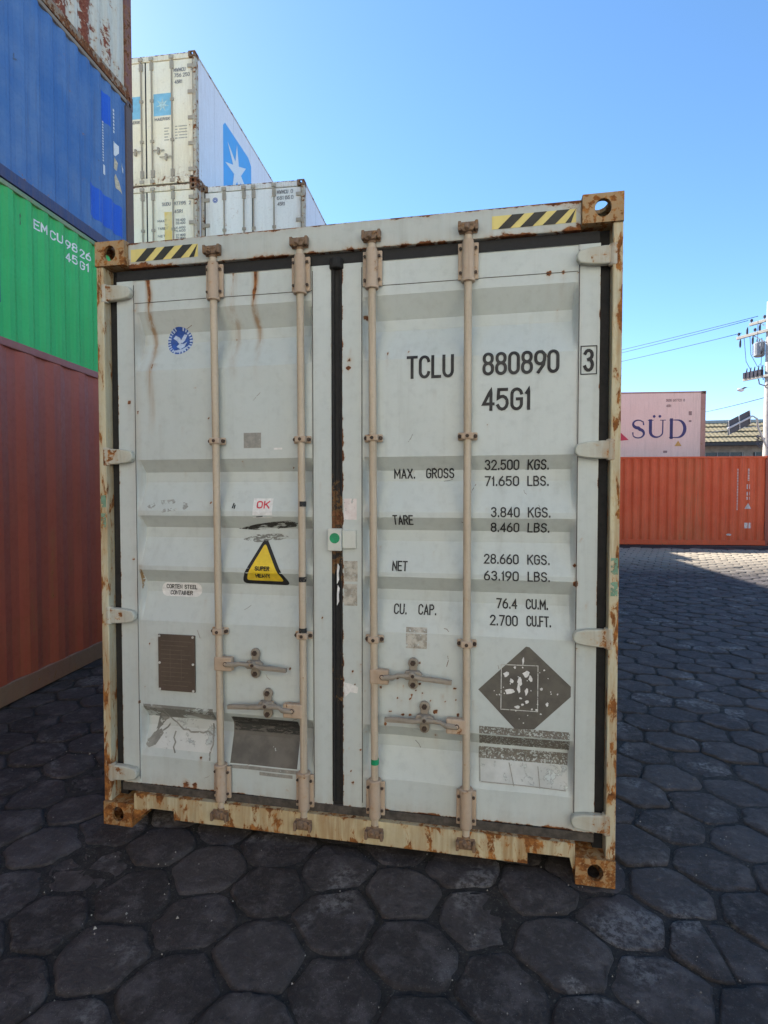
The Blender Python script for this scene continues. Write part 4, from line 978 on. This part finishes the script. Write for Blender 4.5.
mb.build('lettering',plain('faded_brown_print',(.30,.20,.17),.7),sud)

# ================================================================== BUILDING, POLES, WIRES
bld = empty('warehouse',(22,41,0),0,label='low warehouse with a tan corrugated roof behind the containers',cat='building')
mw = plain('plaster_wall',(.30,.28,.25),.8,.25,3)
MB().box(-18,18,-4,9,0,4.72).build('wall',mw,bld)
mr = Mat('tan_roof'); n1=mr.noise(2.2,8,.7); n2=mr.noise(9,6,.7)
colr=mr.mix(mr.rng(n1,.35,.7),(.25,.20,.11),(.18,.15,.09)); colr=mr.mix(mr.math('MULTIPLY',mr.rng(n2,.5,.75),.5),colr,(.12,.10,.06)); mr.bump(n2,.5,.05); rm_=mr.out(colr,.85)
v=[];f=[];NR=300
for i in range(NR+1):
    x=-19+38*i/NR; dz=.012*(1 if i%2 else -1)
    for k in range(4):
        t0=k/4; t1=(k+1)/4
        v+=[(x,-5+3.2*t0-.06,4.86+1.62*t0+dz+.05),(x,-5+3.2*t1,4.86+1.62*t1+dz)]
for i in range(NR):
    for k in range(7): f.append((i*8+k,(i+1)*8+k,(i+1)*8+k+1,i*8+k+1))
MB().add(v,f).build('roof',rm_,bld)
MB().add([(-19,-1.8,6.48),(19,-1.8,6.48),(19,9.6,5.0),(-19,9.6,5.0),(-19,-5,4.7),(19,-5,4.7)],[(0,1,2,3)]).build('rear_roof',rm_,bld)
mb=MB(); mb.prism([(-19,6.42),(19,6.42),(19,6.60),(-19,6.60)],-1.95,-1.65); mb.build('ridge_cap',plain('ridge_grey',(.35,.38,.36),.7),bld)
MB().box(-19,19,-5.12,-4.98,4.66,4.86).build('gutter',plain('dark_gutter',(.06,.055,.05),.7),bld)
for i in range(12):
    x=-17+i*2.9
    wd=MB().box(x,x+2.3,-4.06,-4.001,3.35,4.3).build('window',M['glass'],bld)
    mb=MB()
    for k in range(4): mb.box(x+.05+k*.72,x+.10+k*.72,-4.10,-4.061,3.35,4.3)
    mb.build('window_bar',plain('bar_grey',(.28,.30,.31),.6),wd)

def utility_pole(loc,rz,label,detail=True):
    p = empty('utility_pole',loc,rz,label=label,cat='pole',group='utility poles')
    cm = plain('pale_concrete',(.44,.40,.36),.8,.15,6); mb=MB(); mb.tube([(0,0,0),(0,0,4),(0,0,8),(0,0,10.9)],[.26,.235,.205,.18],16); mb.build('post',cm,p,smooth='auto')
    wm = plain('weathered_crossarm',(.36,.33,.28),.8,.2,8); im = plain('porcelain_insulator',(.06,.05,.06),.3,.3,8); gm = plain('galvanised_fitting',(.30,.31,.32),.5,.3,12)
    for z,xl,xr,yy in ((9.50,-1.55,2.0,-.24),(10.15,-1.25,1.6,.24)):
        MB().box(xl,xr,yy-.055,yy+.055,z-.07,z+.07).build('crossarm',wm,p,bevel=.01)
        mb=MB()
        for x in np.linspace(xl+.1,xr-.1,5 if z<10.8 else 4):
            mb.tube([(x,yy,z+.07),(x,yy,z+.13),(x,yy,z+.14),(x,yy,z+.2),(x,yy,z+.21),(x,yy,z+.27)],[.02,.02,.07,.06,.075,.03],10)
        for s in (-1.35,-.7,.9): mb.tube([(s,yy,z-.08),(s-.02,yy,z-.2),(s-.02,yy,z-.42),(s-.02,yy,z-.5)],[.015,.05,.05,.02],8)
        mb.build('insulator',im,p,smooth='auto')
        mb=MB(); 
        for s in (-1,1): mb.tube([(s*.7,yy,z-.06),(s*.08,yy*.8,z-.55)],.025,6)
        mb.build('brace',gm,p)
    for z,x in ((8.75,-.45),(8.75,.45)):
        mb=MB(); mb.tube([(x,-.15,z-.4),(x,-.15,z-.35),(x,-.15,z+.25),(x,-.15,z+.3)],[.18,.24,.24,.17],16)
        for k in range(3): mb.tube([(x-.12+.12*k,-.15,z+.28),(x-.12+.12*k,-.15,z+.48)],[.035,.02],8)
        for k in range(8):
            g=2*PI*k/8; mb.box(x+.27*math.cos(g)-.012,x+.27*math.cos(g)+.012,-.15+.27*math.sin(g)-.012,-.15+.27*math.sin(g)+.012,z-.3,z+.2)
        mb.build('transformer',gm,p,smooth='auto')
    MB().box(-1.15,1.3,-.32,-.22,7.28,7.40).build('crossarm',wm,p,bevel=.01)
    mb=MB()
    for x in (-1.05,-.85,-.65,-.45,-.25,.3,.9): mb.box(x-.06,x+.06,-.36,-.18,7.4,7.68); mb.tube([(x,-.2,7.66),(x+.06,-.22,7.9)],[.04,.02],8)
    mb.build('fuse_cutout',im,p)
    mb=MB(); mb.tube([(-.4,-.22,7.25),(-.3,-.3,7.0),(0,-.3,6.85),(.3,-.3,7.0),(.4,-.22,7.25)],.03,6)
    for k in range(5): mb.tube([(-.25+.03*k,-.2,3.9+.12*k),(-.42,-.25,4.15+.1*k),(-.2,-.3,4.5),(-.12,-.2,4.2)],.02,6)
    for a_,b_,c_ in ((-.9,9.5,8.0),(-.5,10.1,8.6),(.5,9.4,7.9),(-1.2,9.45,7.5),(-.25,9.0,7.3)):
        mb.tube([(a_,-.2,b_),(a_*.8,-.35,(b_+c_)/2-.25),(a_*.45,-.3,c_-.15),(a_*.3,-.25,c_)],.014,5)
    mb.tube([(-.19,-.05,1),(-.19,-.05,5),(-.17,-.05,9)],.03,6)
    mb.build('cable_loop',im,p,smooth='auto')
    return p
pole = utility_pole((13.62,28,0),R(-58),'pale concrete utility pole with crossarms and transformers at the right edge')
pole2 = copy_tree(pole); pole2.location=(-3.4,48,0); pole2['label']='distant utility pole carrying the wires behind the container stacks'
# solar light
sol = empty('solar_panel',(12.55,26.6,0),0,label='tilted dark solar panel pair on an arm fixed beside the utility pole',cat='solar panel')
def sp_pt(u,v): # u along, v across
    A=Vector((11.05,26,4.98)); B=Vector((12.02,26.0,5.50)); D=Vector((.16,.30,-.62)); q=A+(B-A)*u+D*v; return q
pv = plain('solar_cells',(.10,.12,.14),.5,.3,40)
for i in range(2):
    for j in range(2):
        u0,u1=i*.5+.01,i*.5+.49; v0,v1=j*.5+.02,j*.5+.48
        q=[sp_pt(u0,v0),sp_pt(u1,v0),sp_pt(u1,v1),sp_pt(u0,v1)]; nrm=(q[1]-q[0]).cross(q[3]-q[0]).normalized()*.03
        v=[tuple(a-sol.location) for a in q]+[tuple(a+nrm-sol.location) for a in q]
        MB().add(v,[(0,1,2,3),(7,6,5,4),(0,4,5,1),(1,5,6,2),(2,6,7,3),(3,7,4,0)]).build('panel',pv,sol)
mb=MB(); a_=sp_pt(-.02,.5)-sol.location+Vector((0,-.06,0)); b_=sp_pt(1.05,.5)-sol.location+Vector((0,-.06,0))
mb.tube([a_,b_,b_+Vector((.22,.1,-.12)),b_+Vector((.42,.5,-.45)),Vector((13.52,27.9,3.9))-sol.location],.045,8)
for u in (0.05,.5,.95): mb.tube([sp_pt(u,.02)-sol.location+Vector((0,-.05,0)),sp_pt(u,.98)-sol.location+Vector((0,-.05,0))],.018,6)
mb.build('mounting_arm',plain('pale_arm',(.62,.62,.60),.5,.1,20),sol,smooth='auto')
# wires
def wire(p0,p1,sag,label,r=.014):
    p0,p1=Vector(p0),Vector(p1); pts=[]
    for i in range(25):
        t=i/24; q=p0.lerp(p1,t); q.z-=sag*4*t*(1-t); pts.append(tuple(q-p0))
    o=MB().tube(pts,r,6).build('overhead_wire',plain('wire_black',(.06,.07,.09),.6),smooth=True); o.location=p0
    tag(o,label,'wire','overhead wires')
wire((12.73,29.0,9.72),(-4.4,48.5,10.4),.25,'lowest of the three power wires, leaving the long lower crossarm of the pole')
wire((13.1,29.2,10.38),(-4.2,48.5,10.9),.25,'middle power wire running left from the upper crossarm')
wire((13.3,28.6,10.40),(-3.9,48.5,11.2),.2,'highest power wire running left, leaving close to the pole')
wire((13.5,28,6.35),(16.5,62,9.7),.3,'thin wire low in the sky between the pink container and the pole',.022)
wire((13.5,28,5.0),(9.0,58,6.9),.2,'thin wire grazing the warehouse ridge')
# seagull gliding
gl = empty('seagull',(10.84,24,6.06),R(20),label='small white and grey gull gliding in the sky left of the pole',cat='bird')
mb=MB(); mb.tube([(-.17,0,0),(-.13,0,.01),(-.05,0,.0),(.06,0,-.01),(.13,0,0),(.17,0,0)],[.01,.05,.075,.065,.035,.012],12)
mb.tube([(-.20,0,0),(-.17,0,0)],[.004,.018],8); mb.build('body',plain('gull_white',(.80,.80,.80),.7,.05),gl,smooth=True)
mb=MB()
for s in (-1,1): mb.add([(-.04,s*.04,.03),(.09,s*.05,.03),(.12,s*.22,.07),(.20,s*.42,.02),(.14,s*.20,.085),(-.02,s*.20,.09),(-.04,s*.04,.045),(.09,s*.05,.045)],[(0,1,2,5),(5,2,3),(6,5,4,7),(5,3,4),(1,7,4,2),(0,5,6)])
mb.build('wing',plain('gull_grey',(.22,.23,.26),.7,.1),gl)

# ================================================================== GROUND
gm_ = Mat('far_ground_dust'); g1=gm_.noise(.35,6,.6); g2=gm_.noise(6,8,.65)
gc=gm_.mix(gm_.rng(g1,.35,.65),(.40,.36,.29),(.46,.42,.35)); gc=gm_.mix(gm_.rng(g2,.4,.7),gc,(.28,.25,.20)); gm_.bump(g2,.4,.02)
gmat=gm_.out(gc,.9)
MB().add([(-600,-600,-.09),(600,-600,-.09),(600,900,-.09),(-600,900,-.09)],[(0,1,2,3)]).build('ground',gmat,kind='structure')
jm = Mat('joint_dirt'); j1=jm.noise(14,8,.7); j2=jm.noise(90,4,.7)
jc=jm.mix(jm.rng(j1,.35,.65),(.009,.0085,.008),(.032,.028,.025)); jc=jm.mix(jm.math('MULTIPLY',jm.rng(j2,.56,.68),.6),jc,(.12,.11,.095)); jm.bump(j2,.6,.01); jmat=jm.out(jc,.95)
jb=MB(); jb.grid((-9,-6,-.009),(14,-6,-.009),(-9,17.2,-.009),160,160)
V=jb.v[0]; V[:,2]+= .004*np.sin(V[:,0]*7+V[:,1]*3)*np.sin(V[:,1]*5)+rng.normal(0,.0015,len(V))
jb.build('joint_dirt',jmat,kind='structure',smooth=True)
# pavers
pm = Mat('basalt_paver'); at=nd(pm.t,'ShaderNodeAttribute',attribute_name='wear'); sp_=nd(pm.t,'ShaderNodeSeparateColor'); pm.L(at.outputs['Color'],sp_.inputs[0])
tone,edge,dust_sun = sp_.outputs[0],sp_.outputs[1],sp_.outputs[2]
n1=pm.noise(7,9,.68,dist=.2); n2=pm.noise(60,6,.7); n3=pm.noise(2.3,6,.62,dist=.3); n4=pm.noise(240,3,.6)
n5=pm.noise(34,10,.78,dist=.15)
c=pm.mix(tone,(.034,.029,.028),(.078,.067,.064))
c=pm.mix(pm.math('MULTIPLY',pm.rng(n1,.46,.66),.75),c,(.125,.110,.106))
c=pm.mix(pm.math('MULTIPLY',pm.rng(n5,.52,.66),.55),c,(.150,.136,.128))
c=pm.mix(pm.math('MULTIPLY',pm.rng(n5,.48,.32),.5),c,(.018,.016,.016))
sc2=pm.math('MULTIPLY',pm.rng(n3,.54,.66),pm.rng(n5,.42,.58))
c=pm.mix(pm.math('MULTIPLY',sc2,.8),c,(.235,.222,.212))
c=pm.mix(pm.math('MULTIPLY',pm.rng(n4,.64,.72),pm.rng(n1,.4,.6,.25,.9)),c,(.34,.32,.29))
c=pm.mix(pm.math('MULTIPLY',edge,.35),c,(.022,.020,.019))
c=pm.mix(dust_sun,c,(.46,.39,.29))  # far pavers paler: dusty, and lifted further to brighten the sunlit patch
pm.bump(pm.math('ADD',pm.math('MULTIPLY',n1,1.8),pm.math('ADD',pm.math('MULTIPLY',n5,.9),pm.math('MULTIPLY',n2,.35))),1.0,.012)
pm.b.inputs['Specular IOR Level'].default_value=.22
pmat=pm.out(c,pm.rng(n1,.3,.7,.62,.85))
A1=np.array([.2505,.2255])*.93; B1=np.array([-.087,.331])*.93; O1=np.array([.972,-.378])
nb6=[A1,B1,B1-A1,-A1,-B1,A1-B1]
jit={}
def corner(p):
    k=(round(p[0]*40),round(p[1]*40))
    if k not in jit: jit[k]=rng.normal(0,.013,2)
    return p+jit[k]
pts_v=[];pts_f=[];pt_c=[];base=0
for i in range(-60,70):
    for j in range(-40,70):
        c0=O1+i*A1+j*B1
        if not(-8<c0[0]<10.5 and -5.2<c0[1]<16.2): continue
        cs0=[corner(c0+(nb6[k]+nb6[(k+1)%6])/3) for k in range(6)]
        cen=np.mean(cs0,0); d=math.hypot(cen[0]-.7,cen[1]+2.5)
        if -1.0<cen[0]<1.0 and 1.2<cen[1]<11.5: continue
        half = abs(c0[0]-1.574)+abs(c0[1]+.18)<.22 or rng.random()<.02
        near = d<7.5; mdiv = 5 if near else 3
        poly=[]
        for k in range(6):
            a=cs0[k];b=cs0[(k+1)%6]
            for q in range(mdiv): poly.append(a+(b-a)*q/mdiv)
        poly=np.array(poly)
        for _ in range(1):   # round the corners
            poly=np.concatenate([[.25*poly[t-1]+.5*poly[t]+.25*poly[(t+1)%len(poly)]] for t in range(len(poly))])
        dirv=poly-cen; rr=np.linalg.norm(dirv,axis=1,keepdims=True)
        gap=rng.uniform(.005,.011); poly=cen+dirv*(1-gap/rr)
        pieces=[poly]
        if half and near:
            kk=len(poly); m2=kk//2; o_=mdiv//2; Pq=np.roll(poly,-o_,0); cd_=(Pq[0]-Pq[m2]); nn_=np.array([-cd_[1],cd_[0]])/np.linalg.norm(cd_)*.004
            a_=Pq[:m2+1]; b_=np.vstack([Pq[m2:],Pq[:1]]); sg=np.sign((a_.mean(0)-Pq[0])@nn_); pieces=[np.vstack([a_,(Pq[m2]*.66+Pq[0]*.34)[None],(Pq[m2]*.33+Pq[0]*.67)[None]])+nn_*sg,np.vstack([b_,(Pq[0]*.66+Pq[m2]*.34)[None],(Pq[0]*.33+Pq[m2]*.67)[None]])-nn_*sg]
        for poly in pieces:
            if len(pieces)>1: cen=poly.mean(0)
            n=len(poly)
            if near:
                ph_=rng.uniform(0,6.3,4); an=np.arctan2(poly[:,1]-cen[1],poly[:,0]-cen[0])
                wb=.0035*np.sin(3*an+ph_[0])+.003*np.sin(7*an+ph_[1])+.002*np.sin(13*an+ph_[2]); poly=cen+(poly-cen)*(1+wb[:,None]/.18)+rng.normal(0,.0018,(n,2))
            zt=rng.normal(.001,.0035); tx,ty=rng.normal(0,.010,2); tn=float(np.clip(rng.beta(2,2.6),0,1))
            rings=((1.0,-.045,1),(1.0,-.010,1),(.972,-.0045,.75),(.93,-.0012,.25),(.86,0,.08),(.60,.0012,0)) if near else ((1.0,-.03,1),(.97,-.003,.6),(.85,0,0))
            vv=[];cc=[]
            for s_,z_,e_ in rings:
                q=cen+(poly-cen)*s_
                nz_=rng.normal(0,.0009,n) if near else np.zeros(n)
                if near and e_ in(.75,.25): nz_=rng.normal(0,.0020,n)
                zz=z_+zt+(q-cen)@np.array([tx,ty])+nz_
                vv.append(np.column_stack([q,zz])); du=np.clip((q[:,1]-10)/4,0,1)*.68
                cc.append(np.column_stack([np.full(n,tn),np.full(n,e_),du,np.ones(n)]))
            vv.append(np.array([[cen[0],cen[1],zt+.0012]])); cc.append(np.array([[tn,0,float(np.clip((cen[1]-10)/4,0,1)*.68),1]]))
            m_=len(rings)
            for r_ in range(m_-1):
                for t in range(n): pts_f.append((base+r_*n+t,base+r_*n+(t+1)%n,base+(r_+1)*n+(t+1)%n,base+(r_+1)*n+t))
            for t in range(n): pts_f.append((base+(m_-1)*n+t,base+(m_-1)*n+(t+1)%n,base+m_*n))
            pts_v+=vv; pt_c+=cc; base+=m_*n+1
V=np.concatenate(pts_v);Cc=np.concatenate(pt_c)
me=bpy.data.meshes.new('pavement'); me.from_pydata(V.tolist(),[],pts_f); me.materials.append(pmat)
ca=me.color_attributes.new('wear','FLOAT_COLOR','POINT'); ca.data.foreach_set('color',Cc.ravel().astype('f')); me.update(); me.shade_smooth()
pv_=bpy.data.objects.new('pavement',me); COL.objects.link(pv_); pv_['kind']='structure'
# loose grit
gb=MB(); rg=np.random.default_rng(11)
for k in range(2600):
    gx=rg.uniform(-4,6); gy=-1.9+rg.exponential(2.2)
    if gy>9 or (-1.25<gx<1.25 and gy>.1): continue
    q=rg.uniform(.0012,.0042)*(1 if rg.random()<.96 else 2.2); a=rg.uniform(0,6.3,4); v=[(gx+q*math.cos(t),gy+q*math.sin(t),.001) for t in (a[0],a[0]+2.1,a[0]+4.2)]+[(gx,gy,.003+q)]
    gb.add(v,[(0,1,3),(1,2,3),(2,0,3)])
gb.build('loose_grit',plain('grit',(.30,.28,.25),.9,.6,3),kind='stuff')
# strip of asphalt past the pavers
am=Mat('asphalt_apron'); a1=am.noise(3,8,.65); a2=am.noise(50,5,.7); ac=am.mix(am.rng(a1,.35,.7),(.07,.065,.06),(.12,.11,.095)); am.bump(a2,.5,.01)
amat=am.out(ac,.9)
MB().add([(-25,16.1,-.012),(40,16.1,-.012),(40,60,-.012),(-25,60,-.012)],[(0,1,2,3)]).build('apron',amat,kind='structure')
# ---- unseen pale container stacks added behind the camera to bounce sun onto the doors
locb,ab = place((-7.0,-13.2),-86,-W/2,0,0)
b0 = empty('shipping_container',locb,ab,label='pale cream container at the left foot of the unseen row added for bounce light, facing the grey container',cat='container',group='added bounce-light container row')
shell(b0,M['pale'],M['pale'],M['pale'],M['pale'],wear=uni(.05),zr=1.0); simple_doors(b0,M['pale'],M['tan'],M['tan'],hinges=4)
yb_ = Vector((-math.sin(ab),math.cos(ab),0))
for cx_ in range(2):
    for lv in range(4):
        if cx_==0 and lv==0: continue
        c_=copy_tree(b0); c_.location=Vector(locb)+yb_*cx_*(L+.1)+Vector((0,0,lv*H))
        c_['label']='pale cream container in the %s column of the unseen row added for bounce light, %s level'%(('left','right')[cx_],('ground','second','third','top')[lv])
print('verts pavement', len(V))
